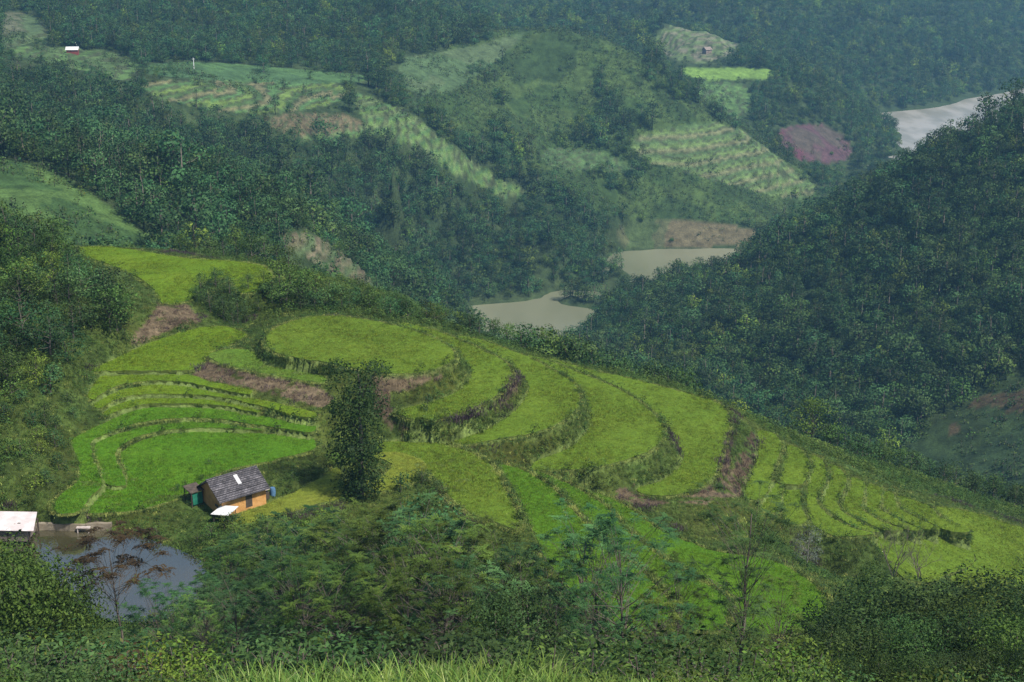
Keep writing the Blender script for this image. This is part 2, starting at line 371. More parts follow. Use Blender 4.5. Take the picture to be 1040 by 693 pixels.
for i, (kind, poly, d0, d1, cols, step) in enumerate(FAR):
    P = densify(smooth_closed(poly, 1), 6)
    m = inside(P, PXg + 8 * (fbm(GX, GY, 40, 70 + i, 2) - .5), PYg) & (GY > d0) & (GY < d1)
    FARMASK.setdefault(kind, np.zeros(len(GX), bool))
    for q_ in FARMASK: FARMASK[q_] &= ~m
    FARMASK[kind] |= m
    if step:
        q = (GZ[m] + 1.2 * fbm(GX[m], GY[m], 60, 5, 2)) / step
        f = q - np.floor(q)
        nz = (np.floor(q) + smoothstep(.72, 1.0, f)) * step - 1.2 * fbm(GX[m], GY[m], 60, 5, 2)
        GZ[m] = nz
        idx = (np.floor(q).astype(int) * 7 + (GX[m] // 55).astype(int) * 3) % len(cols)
    else:
        idx = np.clip((fbm(GX[m], GY[m], 30, 90 + i, 3) - .25) * 2 * len(cols), 0, len(cols) - 1).astype(int)
    cc_ = np.array(cols)[idx]
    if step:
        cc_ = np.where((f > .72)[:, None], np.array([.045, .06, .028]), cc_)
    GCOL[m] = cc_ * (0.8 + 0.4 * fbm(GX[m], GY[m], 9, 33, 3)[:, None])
# level the terraces and their footpaths
INT = np.zeros(len(GX), bool)             # inside any rice field
nearidx = np.where((GY > 138) & (GY < 290))[0]
HULL = np.zeros(len(GX), bool)
meanz = {k: FIELDS[k][1] + FIELDS[k][2] * WF[k][:, 0].mean() for k in WF}
asc = sorted(WF, key=lambda k: meanz[k])   # lower fields first, so that a higher one always keeps its own ground
for k, gr in [(k, True) for k in asc] + [(k, False) for k in asc]:
    P = WF[k]
    Pg = grow(P, 0.18 if k[0] == 's' else 0.4) if gr else grow(P, .05)
    m = inside(Pg, GX[nearidx], GY[nearidx])
    ii = nearidx[m]
    GZ[ii] = FIELDS[k][1] + FIELDS[k][2] * GX[ii] - .26
    INT[ii] = True
for k, P in WF.items():
    m = inside(grow(P, 7), GX[nearidx], GY[nearidx]); HULL[nearidx[m]] = True
BANK = HULL & ~INT
m = inside(grow(POND, -0.2), GX[nearidx], GY[nearidx]); GZ[nearidx[m]] = POND_Z - 1.2
# house yard level
YZ = -74.25
# bank colours: red-brown soil on some, dry stalks, grass darkened to paint in shade
b = fbm(GX, GY, 9, 21, 3); b2 = fbm(GX, GY, 2.2, 22, 3)
BANKPX = {}
def pxmask(poly, d0=140, d1=290):
    return inside(np.array(poly, float), PXg, PYg) & (GY > d0) & (GY < d1) & ~INT
soil_areas = [Z3((0,215),(60,225),(180,220),(300,180),(330,190),(260,240),(150,290),(60,300),(60,370),(150,400),(320,385),(450,330),(530,230),(570,230),(560,300),(480,370),(330,440),(150,470),(60,440),(0,380)),
              Z1((415,200),(500,165),(640,215),(720,230),(840,270),(880,300),(840,330),(700,290),(600,265),(440,235)),
              Z7((485,225),(560,225),(610,290),(540,300),(400,362),(400,330),(440,290)),
              Z3((640,550),(780,500),(840,440),(850,470),(760,540),(650,575)),
              Z1((640,335),(730,350),(830,370),(820,385),(700,365),(640,350)),
              Z4((640,460),(690,250),(720,260),(700,400),(690,480),(780,300),(815,330),(740,560),(700,560),(300,560),(600,590),(640,560),(320,600),(180,545),(300,515))]
ALLB = BANK | ((GY > 150) & (GY < 262) & (GX > -75) & (GX < 40) & ~INT & (GZ > -90))
gsel = ALLB
GCOL[gsel] = np.array([.028, .054, .013]) * (0.55 + 0.9 * b2[gsel][:, None]) + np.array([.03, .015, .0]) * b[gsel][:, None]
SOILM = np.zeros(len(GX), bool)
for sa in soil_areas:
    SOILM |= pxmask(sa)
sm_ = SOILM & (b2 + 0.5 * b > .62)
GCOL[sm_] = np.array([.075, .058, .036]) * (0.6 + 0.9 * b[sm_][:, None])
m = INT
GCOL[m] = np.array([.085, .12, .032]) * (0.8 + 0.4 * b2[m][:, None])
GCOL = np.clip(GCOL, .01, .8)
ND = len(DS)
def terr(x, y):                           # ground height at a world point
    x = np.atleast_1d(np.asarray(x, float)); y = np.atleast_1d(np.asarray(y, float))
    j = np.interp(y, DS, np.arange(ND)); i = np.interp(x / HW(y), us, np.arange(NC))
    j0 = np.clip(np.floor(j).astype(int), 0, ND - 2); i0 = np.clip(np.floor(i).astype(int), 0, NC - 2)
    fj = j - j0; fi_ = i - i0
    G = GZ.reshape(ND, NC)
    return (G[j0, i0] * (1 - fi_) + G[j0, i0 + 1] * fi_) * (1 - fj) + (G[j0 + 1, i0] * (1 - fi_) + G[j0 + 1, i0 + 1] * fi_) * fj
def lookup(arr, x, y):
    j = np.clip(np.rint(np.interp(y, DS, np.arange(ND))).astype(int), 0, ND - 1)
    i = np.clip(np.rint(np.interp(x / HW(y), us, np.arange(NC))).astype(int), 0, NC - 1)
    return arr.reshape(ND, NC)[j, i]
def hit(px, py, dmin=60, dmax=2500):      # the ground point seen at a view point
    dx, dy, dz = ray(px, py)
    D = np.concatenate([np.arange(dmin, 300, .5), np.arange(300, dmax, 3.0)])
    z = D / dy * dz; g = terr(D / dy * dx, D)
    k = np.where(g >= z)[0]
    k = k[0] if len(k) else len(D) - 1
    return float(D[k] / dy * dx), float(D[k]), float(g[k])

# ------------------------------------------------------------------ mesh helper
def mk(name, V, faces, mat=None, parent=None, smooth=False, attrs=None, loc=None, link=True, normals=None, mats=None, mi=None):
    me = bpy.data.meshes.new(name)
    V = np.asarray(V, np.float32)
    faces = [np.asarray(f, np.int32) for f in faces if len(f)]
    me.vertices.add(len(V)); me.vertices.foreach_set('co', V.ravel())
    tot = np.concatenate([np.full(len(f), f.shape[1], np.int32) for f in faces])
    idx = np.concatenate([f.ravel() for f in faces])
    me.loops.add(len(idx)); me.loops.foreach_set('vertex_index', idx)
    me.polygons.add(len(tot))
    st = np.concatenate([[0], np.cumsum(tot)[:-1]]).astype(np.int32)
    me.polygons.foreach_set('loop_start', st)
    if mi is not None: me.polygons.foreach_set('material_index', np.asarray(mi, np.int32))
    me.update(calc_edges=True)
    me.polygons.foreach_set('use_smooth', np.full(len(tot), bool(smooth)))
    for m_ in (mats or ([mat] if mat else [])): me.materials.append(m_)
    for an, (dom, data) in (attrs or {}).items():
        data = np.asarray(data, np.float32)
        if data.ndim == 1:
            a = me.attributes.new(an, 'FLOAT', dom); a.data.foreach_set('value', data)
        else:
            a = me.attributes.new(an, 'FLOAT_COLOR', dom)
            a.data.foreach_set('color', np.hstack([data, np.ones((len(data), 1), np.float32)]).ravel())
    if normals is not None:
        me.normals_split_custom_set_from_vertices(np.asarray(normals, float).tolist())
    if not link: return me
    o = bpy.data.objects.new(name, me); COL.objects.link(o)
    if loc is not None: o.location = loc
    if parent is not None: o.parent = parent
    return o
def tag(o, label=None, cat=None, group=None, kind=None):
    if label: o['label'] = label
    if cat: o['category'] = cat
    if group: o['group'] = group
    if kind: o['kind'] = kind
    return o
def empty(name, loc, rz=0, **kw):
    o = bpy.data.objects.new(name, None); COL.objects.link(o)
    o.location = loc; o.rotation_euler = (0, 0, rz); o.empty_display_size = .3
    return tag(o, **kw)

# ------------------------------------------------------------------ materials
def mat(name):
    m_ = bpy.data.materials.new(name); m_.use_nodes = True
    nt = m_.node_tree
    return m_, nt, nt.nodes, nt.links, nt.nodes['Principled BSDF']
def setc(n_, i, v): n_.inputs[i].default_value = v
def noise_col(name, c1, c2, scale=1.0, rough=.8, bump=0.0, bscale=None, detail=4, c3=None, spec=.3, stretch=None):
    m_, nt, N, L, P = mat(name)
    tc = N.new('ShaderNodeTexCoord'); nz = N.new('ShaderNodeTexNoise')
    setc(nz, 'Scale', scale); setc(nz, 'Detail', detail)
    src = tc.outputs['Object']
    if stretch:
        mp = N.new('ShaderNodeMapping'); mp.inputs['Scale'].default_value = stretch
        L.new(src, mp.inputs[0]); src = mp.outputs[0]
    L.new(src, nz.inputs['Vector'])
    cr = N.new('ShaderNodeValToRGB'); L.new(nz.outputs[0], cr.inputs[0])
    cr.color_ramp.elements[0].position = .32; cr.color_ramp.elements[1].position = .68
    cr.color_ramp.elements[0].color = (*c1, 1); cr.color_ramp.elements[1].color = (*c2, 1)
    if c3:
        e = cr.color_ramp.elements.new(.5); e.color = (*c3, 1)
    L.new(cr.outputs[0], P.inputs['Base Color'])
    setc(P, 'Roughness', rough); setc(P, 'Specular IOR Level', spec)
    if bump:
        n2 = N.new('ShaderNodeTexNoise'); setc(n2, 'Scale', bscale or scale * 4); setc(n2, 'Detail', 5)
        L.new(src, n2.inputs['Vector'])
        bp = N.new('ShaderNodeBump'); setc(bp, 'Strength', min(1, bump)); setc(bp, 'Distance', bump * .2)
        L.new(n2.outputs[0], bp.inputs['Height']); L.new(bp.outputs[0], P.inputs['Normal'])
    return m_
def ground_mat():
    m_, nt, N, L, P = mat('ground')
    at = N.new('ShaderNodeAttribute'); at.attribute_name = 'col'
    tc = N.new('ShaderNodeTexCoord')
    n1_ = N.new('ShaderNodeTexNoise'); setc(n1_, 'Scale', 1.3); setc(n1_, 'Detail', 6); setc(n1_, 'Roughness', .7)
    L.new(tc.outputs['Object'], n1_.inputs['Vector'])
    mr = N.new('ShaderNodeMapRange'); setc(mr, 3, .45); setc(mr, 4, 1.6); setc(mr, 1, .3); setc(mr, 2, .7)
    L.new(n1_.outputs[0], mr.inputs[0])
    nb = N.new('ShaderNodeTexNoise'); setc(nb, 'Scale', .16); setc(nb, 'Detail', 5); setc(nb, 'Roughness', .7)
    L.new(tc.outputs['Object'], nb.inputs['Vector'])
    mb_ = N.new('ShaderNodeMapRange'); setc(mb_, 3, .6); setc(mb_, 4, 1.45); setc(mb_, 1, .33); setc(mb_, 2, .67); L.new(nb.outputs[0], mb_.inputs[0])
    mm_ = N.new('ShaderNodeMath'); mm_.operation = 'MULTIPLY'; L.new(mr.outputs[0], mm_.inputs[0]); L.new(mb_.outputs[0], mm_.inputs[1])
    mx = N.new('ShaderNodeVectorMath'); mx.operation = 'SCALE'
    L.new(at.outputs['Color'], mx.inputs[0]); L.new(mm_.outputs[0], mx.inputs['Scale'])
    L.new(mx.outputs[0], P.inputs['Base Color'])
    setc(P, 'Roughness', .95); setc(P, 'Specular IOR Level', .1)
    bp = N.new('ShaderNodeBump'); setc(bp, 'Strength', .7); setc(bp, 'Distance', .35)
    L.new(n1_.outputs[0], bp.inputs['Height']); L.new(bp.outputs[0], P.inputs['Normal'])
    return m_
def leaf_mat(name, lo, hi, alt=None, transl=.22, rough=.6, spec=.12):
    """leaf colour from a per-leaf value, and a different shade for every tree"""
    m_, nt, N, L, P = mat(name)
    at = N.new('ShaderNodeAttribute'); at.attribute_name = 'v'
    oi = N.new('ShaderNodeObjectInfo')
    cr = N.new('ShaderNodeValToRGB')
    cr.color_ramp.elements[0].color = (*lo, 1); cr.color_ramp.elements[1].color = (*hi, 1)
    if alt:
        cr.color_ramp.elements[1].position = .86
        e = cr.color_ramp.elements.new(1.0); e.color = (*alt, 1)
    L.new(at.outputs['Fac'], cr.inputs[0])
    mr = N.new('ShaderNodeMapRange'); setc(mr, 3, .6); setc(mr, 4, 1.6)
    L.new(oi.outputs['Random'], mr.inputs[0])
    hs = N.new('ShaderNodeHueSaturation')
    m2 = N.new('ShaderNodeMath'); m2.operation = 'MULTIPLY'; setc(m2, 1, 7.31)
    fr_ = N.new('ShaderNodeMath'); fr_.operation = 'FRACT'
    L.new(oi.outputs['Random'], m2.inputs[0]); L.new(m2.outputs[0], fr_.inputs[0])
    m3 = N.new('ShaderNodeMapRange'); setc(m3, 3, .468); setc(m3, 4, .508); L.new(fr_.outputs[0], m3.inputs[0])
    L.new(m3.outputs[0], hs.inputs['Hue']); L.new(mr.outputs[0], hs.inputs['Value']); L.new(cr.outputs[0], hs.inputs['Color'])
    L.new(hs.outputs[0], P.inputs['Base Color'])
    setc(P, 'Roughness', rough); setc(P, 'Specular IOR Level', spec)
    if transl:
        tr = N.new('ShaderNodeBsdfTranslucent'); L.new(hs.outputs[0], tr.inputs[0])
        mix = N.new('ShaderNodeMixShader'); setc(mix, 0, transl)
        L.new(P.outputs[0], mix.inputs[1]); L.new(tr.outputs[0], mix.inputs[2])
        L.new(mix.outputs[0], N['Material Output'].inputs[0])
    return m_
M = {}
M['ground'] = ground_mat()
def rice_mat(name, c1, c2, c3):
    m_, nt, N, L, P = mat(name)
    tc = N.new('ShaderNodeTexCoord')
    mp = N.new('ShaderNodeMapping'); L.new(tc.outputs['Object'], mp.inputs[0])
    big = N.new('ShaderNodeTexNoise'); setc(big, 'Scale', .09); setc(big, 'Detail', 5); setc(big, 'Roughness', .65); L.new(mp.outputs[0], big.inputs['Vector'])
    fine = N.new('ShaderNodeTexNoise'); setc(fine, 'Scale', 2.2); setc(fine, 'Detail', 3); setc(fine, 'Roughness', .7); L.new(mp.outputs[0], fine.inputs['Vector'])
    cr = N.new('ShaderNodeValToRGB'); cr.color_ramp.elements[0].position = .3; cr.color_ramp.elements[1].position = .7
    cr.color_ramp.elements[0].color = (*c1, 1); cr.color_ramp.elements[1].color = (*c2, 1)
    e = cr.color_ramp.elements.new(.52); e.color = (*c3, 1)
    L.new(big.outputs[0], cr.inputs[0])
    mr = N.new('ShaderNodeMapRange'); setc(mr, 1, .3); setc(mr, 2, .7); setc(mr, 3, .7); setc(mr, 4, 1.3); L.new(fine.outputs[0], mr.inputs[0])
    mx = N.new('ShaderNodeVectorMath'); mx.operation = 'SCALE'; L.new(cr.outputs[0], mx.inputs[0]); L.new(mr.outputs[0], mx.inputs['Scale'])
    L.new(mx.outputs[0], P.inputs['Base Color']); setc(P, 'Roughness', .9); setc(P, 'Specular IOR Level', .05)
    f2 = N.new('ShaderNodeTexNoise'); setc(f2, 'Scale', 5.0); setc(f2, 'Detail', 4); setc(f2, 'Roughness', .8); L.new(mp.outputs[0], f2.inputs['Vector'])
    bp = N.new('ShaderNodeBump'); setc(bp, 'Strength', .8); setc(bp, 'Distance', .25); L.new(f2.outputs[0], bp.inputs['Height']); L.new(bp.outputs[0], P.inputs['Normal'])
    return m_
M['lime'] = rice_mat('rice_lime', (.080, .150, .012), (.125, .185, .016), (.100, .170, .012))
M['green'] = rice_mat('rice_green', (.055, .145, .010), (.085, .175, .014), (.068, .160, .010))
M['olive'] = rice_mat('rice_olive', (.082, .145, .015), (.120, .178, .020), (.098, .160, .017))
M['vivid'] = rice_mat('rice_vivid', (.055, .135, .010), (.085, .165, .014), (.068, .150, .010))
M['grass'] = rice_mat('ledge_grass', (.09, .165, .022), (.12, .19, .03), (.08, .15, .018))
M['yellow'] = rice_mat('meadow_grass', (.12, .165, .025), (.17, .19, .035), (.145, .18, .025))
M['stem'] = noise_col('rice_stems', (.06, .09, .015), (.11, .14, .03), 3)

# ------------------------------------------------------------------ the ground sheet
ii = np.arange((ND - 1) * (NC - 1)); r_ = ii // (NC - 1); c_ = ii % (NC - 1)
a0 = r_ * NC + c_
Fq = np.stack([a0, a0 + 1, a0 + NC + 1, a0 + NC], 1)
ground = mk('ground', np.stack([GX, GY, GZ + CAMZ], 1), [Fq], M['ground'], smooth=True, attrs={'col': ('POINT', GCOL)})
tag(ground, 'hilly valley ground with grassy and red-brown banks under fields and forest', 'ground', kind='structure')
# reservoir water
def water_mat(name, c1, c2, rough, sc, bump):
    m_, nt, N, L, P = mat(name)
    tc = N.new('ShaderNodeTexCoord'); nz = N.new('ShaderNodeTexNoise'); setc(nz, 'Scale', sc); setc(nz, 'Detail', 4)
    mp = N.new('ShaderNodeMapping'); mp.inputs['Scale'].default_value = (1, .35, 1)
    L.new(tc.outputs['Object'], mp.inputs[0]); L.new(mp.outputs[0], nz.inputs['Vector'])
    cr = N.new('ShaderNodeValToRGB'); cr.color_ramp.elements[0].position = .42; cr.color_ramp.elements[1].position = .58
    cr.color_ramp.elements[0].color = (*c1, 1); cr.color_ramp.elements[1].color = (*c2, 1)
    L.new(nz.outputs[0], cr.inputs[0]); L.new(cr.outputs[0], P.inputs['Base Color'])
    setc(P, 'Roughness', rough); setc(P, 'IOR', 1.33)
    n2 = N.new('ShaderNodeTexNoise'); setc(n2, 'Scale', 1.2); setc(n2, 'Detail', 3); L.new(tc.outputs['Object'], n2.inputs['Vector'])
    bp = N.new('ShaderNodeBump'); setc(bp, 'Strength', bump); setc(bp, 'Distance', .05)
    L.new(n2.outputs[0], bp.inputs['Height']); L.new(bp.outputs[0], P.inputs['Normal'])
    return m_
M['res'] = water_mat('muddy_reservoir_water', (.13, .14, .085), (.18, .185, .12), .2, .012, .4)
M['river'] = water_mat('river_water', (.20, .195, .16), (.30, .285, .25), .3, .05, .5)  # paler streaks paint silvery ripple reflections into the silty water colour
M['pond'] = water_mat('pond_water', (.035, .035, .018), (.05, .045, .022), .02, .1, .012)
setc(M['pond'].node_tree.nodes['Principled BSDF'], 'IOR', 3.0)
def sheet(name, pts, z, m_, label, cat):
    P = np.asarray(pts, float)
    o = mk(name, np.hstack([P, np.full((len(P), 1), 0.0)]), [np.arange(len(P))[None]], m_, loc=(0, 0, z))
    return tag(o, label, cat, kind='structure')
sheet('reservoir', [(-80,700),(120,700),(420,1120),(420,1190),(120,1190),(-80,900)], 1.0, M['res'], 'still muddy green reservoir water between the wooded hills', 'reservoir')
sheet('river', [(200,1190),(420,1190),(900,1500),(1100,1900),(500,1800),(200,1300)], 1.0, M['river'], 'silty river, pale ripple reflections painted into its colour, winding off behind the right hill', 'river')
sheet('pond', grow(POND, .6), CAMZ + POND_Z, M['pond'], 'small calm pond reflecting the sky below the clay house', 'pond')

# ------------------------------------------------------------------ rice crops: a thick stand of plants on every terrace
FIELDOBJ = []
def crop(k):
    poly, z0, bx, cs, lab = FIELDS[k]
    P = WF[k]; h = -.2 if cs in ('grass', 'yellow') else -.14
    P = P + rng.normal(0, .07, P.shape)
    mn, mx_ = P.min(0), P.max(0)
    sp = .6
    gx, gy = np.meshgrid(np.arange(mn[0], mx_[0], sp), np.arange(mn[1], mx_[1], sp))
    gx = gx.ravel() + rng.uniform(-.2, .2, gx.size); gy = gy.ravel() + rng.uniform(-.2, .2, gy.size)
    m_ = inside(grow(P, -.35), gx, gy)
    I = np.stack([gx[m_], gy[m_]], 1)
    nb = len(P)
    pts = [Vector(p) for p in np.vstack([P, I])]
    vs, es, fs, ov, oe, of = delaunay_2d_cdt(pts, [], [list(range(nb))], 1, 1e-4)
    T = np.array([v[:] for v in vs]); F = np.array([f for f in fs if len(f) == 3])
    z = z0 + bx * T[:, 0] + h + .10 * (fbm(T[:, 0], T[:, 1], 1.1, 61, 2) - .5) * 2 + .25 * (fbm(T[:, 0], T[:, 1], 9, 62, 2) - .5)
    # skirt: the boundary edges of the triangulation
    E = np.sort(np.vstack([F[:, [0, 1]], F[:, [1, 2]], F[:, [2, 0]]]), axis=1)
    Eo = np.vstack([F[:, [0, 1]], F[:, [1, 2]], F[:, [2, 0]]])
    u_, inv, cnt = np.unique(E, axis=0, return_inverse=True, return_counts=True)
    be = Eo[cnt[inv.ravel()] == 1]
    vb = np.unique(be); mp = {v: i + len(T) for i, v in enumerate(vb)}
    Vt = np.column_stack([T, z]); Vb = Vt[vb].copy(); Vb[:, 2] = z0 + bx * Vb[:, 0] - (1.1 if k[0] == 't' else .55)
    S = np.array([[b_, a_, mp[a_], mp[b_]] for a_, b_ in be])
    cx, cy = P.mean(0)
    Vall = np.vstack([Vt, Vb]); Vall[:, 0] -= cx; Vall[:, 1] -= cy; Vall[:, 2] += CAMZ
    Vall[:, 2] -= (z0 + CAMZ)
    o = mk('rice_field' if cs not in ('grass', 'yellow') else 'grass_field', Vall, [F, S], loc=(cx, cy, z0 + CAMZ), mats=[M[cs], M['stem']],
           mi=[0] * len(F) + [1] * len(S), smooth=False)
    tag(o, lab, 'rice field' if cs not in ('grass', 'yellow') else 'grass field', group='terraced rice fields on the near hill' if cs not in ('grass', 'yellow') else None)
    FIELDOBJ.append((k, o, P, cx, cy))
for k in FIELDS: crop(k)
# ------------------------------------------------------------------ leaves and trees
def unit(v): return v / np.maximum(np.linalg.norm(v, axis=-1, keepdims=True), 1e-9)
def leaf_quads(C_, Nn, L_, W_, rg, dirs=None, fold=0.0):
    """one rhombic leaf (two triangles) at each centre"""
    n_ = len(C_)
    t = dirs if dirs is not None else rg.normal(size=(n_, 3))
    t = unit(t - Nn * np.sum(t * Nn, 1, keepdims=True)); b_ = np.cross(Nn, t)
    L_ = np.broadcast_to(L_, n_)[:, None]; W_ = np.broadcast_to(W_, n_)[:, None]
    V = np.stack([C_ - t * L_ / 2, C_ + b_ * W_ / 2 - t * L_ * .05, C_ + t * L_ / 2 - Nn * fold * L_, C_ - b_ * W_ / 2 - t * L_ * .05], 1).reshape(-1, 3)
    F = np.arange(n_ * 4).reshape(-1, 4)[:, ::-1]
    return V, F
def tube(path, rad, sides=5):
    path = np.asarray(path, float); rad = np.asarray(rad, float); n_ = len(path)
    d = unit(np.gradient(path, axis=0))
    ref = np.where(np.abs(d[:, 2:3]) > .9, np.array([[1., 0, 0]]), np.array([[0, 0, 1.]]))
    a = unit(np.cross(d, ref)); b_ = np.cross(d, a)
    th = np.linspace(0, 2 * np.pi, sides, endpoint=False)
    V = path[:, None] + rad[:, None, None] * (np.cos(th)[None, :, None] * a[:, None] + np.sin(th)[None, :, None] * b_[:, None])
    i, j = np.meshgrid(np.arange(n_ - 1), np.arange(sides), indexing='ij')
    p = i * sides + j; q = i * sides + (j + 1) % sides
    F = np.stack([p, q, q + sides, p + sides], -1).reshape(-1, 4)
    return V.reshape(-1, 3), F
class Acc:
    def __init__(s): s.V = []; s.F = []; s.A = []; s.N = []; s.n = 0
    def add(s, V, F, a=None, Nn=None):
        s.V.append(V); s.F.append(F + s.n); s.n += len(V)
        s.A.append(np.zeros(len(V)) if a is None else (np.repeat(a, len(V) // len(a)) if len(a) != len(V) else a))
        if Nn is not None: s.N.append(Nn)
    def mesh(s, name, m_, smooth=True, normals=True):
        return mk(name, np.vstack(s.V), [np.vstack(s.F)], m_, smooth=smooth, link=False, attrs={'v': ('POINT', np.concatenate(s.A))},
                  normals=np.vstack(s.N) if (normals and s.N) else None)
def limb(p, d, L, rg, n_=5, up=.15, wob=.12):
    pts = [np.array(p)]; d = np.array(d, float)
    for i in range(n_):
        d = d + rg.normal(0, wob, 3) + np.array([0, 0, up]); d /= np.linalg.norm(d)
        pts.append(pts[-1] + d * L / n_)
    return np.array(pts), d
def crown_lobes(acc, lobes, rg, leaf, density, up=.25, aspect=.55, cover=.82, vbase=None, vn=.16):
    """leaf clusters: leaves through the outer shell of each ragged lobe"""
    ctr = np.mean([l[0] for l in lobes], 0)
    for li, (p, r) in enumerate(lobes):
        r = np.asarray(r, float)
        n_ = int(density * (r[0] * r[1] + r[0] * r[2] + r[1] * r[2]) / (leaf * leaf) * 1.4)
        u = unit(rg.normal(size=(n_, 3)))
        u = u[(u[:, 2] > -.55) | (rg.random(n_) < .3)]
        n_ = len(u)
        bump = 1 + .22 * np.sin(u[:, 0] * 5 + li) * np.cos(u[:, 1] * 6 - li) + .12 * np.sin(u[:, 2] * 9 + li * 2)
        rr = (cover + (1 - cover) * rg.random(n_) ** .7) * bump + rg.normal(0, .05, n_)
        P = p + u * r * rr[:, None]
        Nn = unit(u / r * r.mean() * .9 + np.array([0, 0, up]) + rg.normal(0, .38, (n_, 3)))
        sz = leaf * rg.uniform(.65, 1.35, n_)
        V, F = leaf_quads(P, Nn, sz, sz * aspect, rg)
        vb = rg.uniform(.05, .75) if vbase is None else vbase
        v = np.clip(vb + rg.normal(0, vn, n_), 0, 1)
        sm = unit(unit(u / r * r.mean()) * 1.1 + np.array([0, 0, .15]) + .35 * Nn)
        acc.add(V, F, v, np.repeat(sm, 4, 0))
def branchy(acc, H, R0, rg, nl, tips, lean=0.0, clear=.35, thin=1.0, top=None):
    """trunk and limbs that reach the crown's clusters"""
    top = np.array([lean * H, 0, H * .86]) if top is None else top
    n_ = 8; t = np.linspace(0, 1, n_)[:, None]
    path = t * top + np.cumsum(rg.normal(0, .012 * H, (n_, 3)) * np.array([1, 1, 0]), 0) * t
    path[0] = (0, 0, -.4)
    rad = R0 * (1 - .82 * t[:, 0]) ; rad[0] *= 1.35
    acc.add(*tube(path, rad, 6))
    for p in tips:
        s = max(clear * .8, p[2] / H * rg.uniform(.70, .95)); s = min(s, .92)
        k = s * (n_ - 1); i = int(k); st = path[i] + (path[min(i + 1, n_ - 1)] - path[i]) * (k - i)
        mid = st + (p - st) * .5 + np.array([0, 0, .01 * H]) + rg.normal(0, .022 * H, 3)
        q = np.linspace(0, 1, 6)[:, None]
        pp = (1 - q) ** 2 * st + 2 * q * (1 - q) * mid + q ** 2 * p
        r0 = R0 * (1 - .8 * s) * .55 * thin
        acc.add(*tube(pp, np.linspace(r0, max(.012, r0 * .2), 6), 4))
    return path
def dense_tree(seed, H, W, leaf, density=1.0, lobes=16, clear=.3, trunk=.02, shape='round', aspect=.55, flat=.75, vn=.16, cover=.82):
    """returns crown mesh arrays and trunk mesh arrays, broadleaf with ragged lobes"""
    rg = np.random.default_rng(seed)
    L = []; tips = []
    for i in range(lobes):
        z = rg.uniform(0, 1)
        if shape == 'round': prof = math.sin(math.pi * (.16 + .78 * z)) ** .7
        elif shape == 'column': prof = (.34 + .62 * z) * (1 - max(0, z - .85) * 2.0)
        elif shape == 'cone': prof = 1.05 * (1 - z) + .12
        elif shape == 'bush': prof = math.cos(z * 1.35)
        else: prof = .35 + .75 * z if z < .75 else .8
        a = i * 2.4 + rg.uniform(-.5, .5)
        rad = W / 2 * prof * math.sqrt(rg.uniform(.12, 1)) * .8
        zz = H * (clear + (1 - clear) * (z * .9))
        r = W * rg.uniform(.15, .26) * (.8 if z > .85 else 1)
        p = np.array([math.cos(a) * rad, math.sin(a) * rad, zz])
        L.append((p, (r, r, r * flat))); tips.append(p)
    ca, ta = Acc(), Acc()
    crown_lobes(ca, L, rg, leaf, density, aspect=aspect, vn=vn, cover=cover)
    branchy(ta, H, max(.05, H * trunk), rg, lobes, tips[:12], clear=clear * .8)
    return ca, ta
def feathery_tree(seed, H, W, tips_n=42, frond=.85, clear=.45, flatness=.3, density=1.0, leafl=.17, sparse=False, droop=.35, multi=1, vase=False, thin=.75):
    """thin-limbed tree: flat layers of compound leaves radiating from the twig ends"""
    rg = np.random.default_rng(seed)
    ca, ta = Acc(), Acc()
    tips = []
    nl = tips_n
    for i in range(nl):
        z = (i + rg.random()) / nl
        prof = (.3 + .75 * z if z < .8 else .85) if vase else math.sin(math.pi * (.22 + .66 * z)) ** .8
        a = i * 2.39996 + rg.normal(0, .35)
        rad = W / 2 * prof * rg.uniform(.45, 1.0)
        tips.append(np.array([math.cos(a) * rad, math.sin(a) * rad, H * (clear + (1 - clear) * z ** .85) + rg.normal(0, .02 * H)]))
    for m_ in range(multi):
        branchy(ta, H, H * .0105, rg, nl, tips[m_::multi], clear=clear * .75, thin=thin, lean=rg.normal(0, .05), top=None)
    CC, NN, LL, DD, VV, SM = [], [], [], [], [], []
    for p in tips:
        vb = rg.uniform(.1, .8)
        k = int(rg.integers(8, 13) * density)
        for j in range(k):
            a = j * 2 * math.pi / k + rg.normal(0, .3)
            el = rg.uniform(-.15, .55)
            d = np.array([math.cos(a), math.sin(a), el]); d /= np.linalg.norm(d)
            fl = frond * rg.uniform(.65, 1.15)
            st = p + rg.normal(0, .10 * frond, 3)
            q = np.linspace(.12, 1, 9)
            pts = st + d * (q * fl)[:, None] + np.array([0, 0, -1]) * (q ** 2 * droop * fl)[:, None]
            side = np.cross(d, [0, 0, 1]); side /= max(np.linalg.norm(side), 1e-6)
            up = unit(np.cross(side, d)[None])[0]
            for sgn in (-1, 1):
                c_2 = pts + sgn * side * leafl * .42
                CC.append(c_2); DD.append(np.tile(sgn * side + d * .45 + np.array([0, 0, -.25]), (9, 1)))
                NN.append(unit(up + rg.normal(0, .28, (9, 3)) - 0 * side)); LL.append(leafl * (1.15 - .5 * q) * rg.uniform(.85, 1.15))
                VV.append(np.clip(vb + rg.normal(0, .12, 9), 0, 1))
                SM.append(unit(NN[-1] + .6 * np.array([0, 0, 1.]) + .5 * unit((c_2 - np.array([0, 0, H * .55])))))
    CC = np.vstack(CC); NN = np.vstack(NN); LL = np.concatenate(LL); DD = np.vstack(DD); VV = np.concatenate(VV); SM = np.vstack(SM)
    V, F = leaf_quads(CC, NN, LL, LL * .42, rg, dirs=DD, fold=.06)
    ca.add(V, F, VV, np.repeat(SM, 4, 0))
    return ca, ta
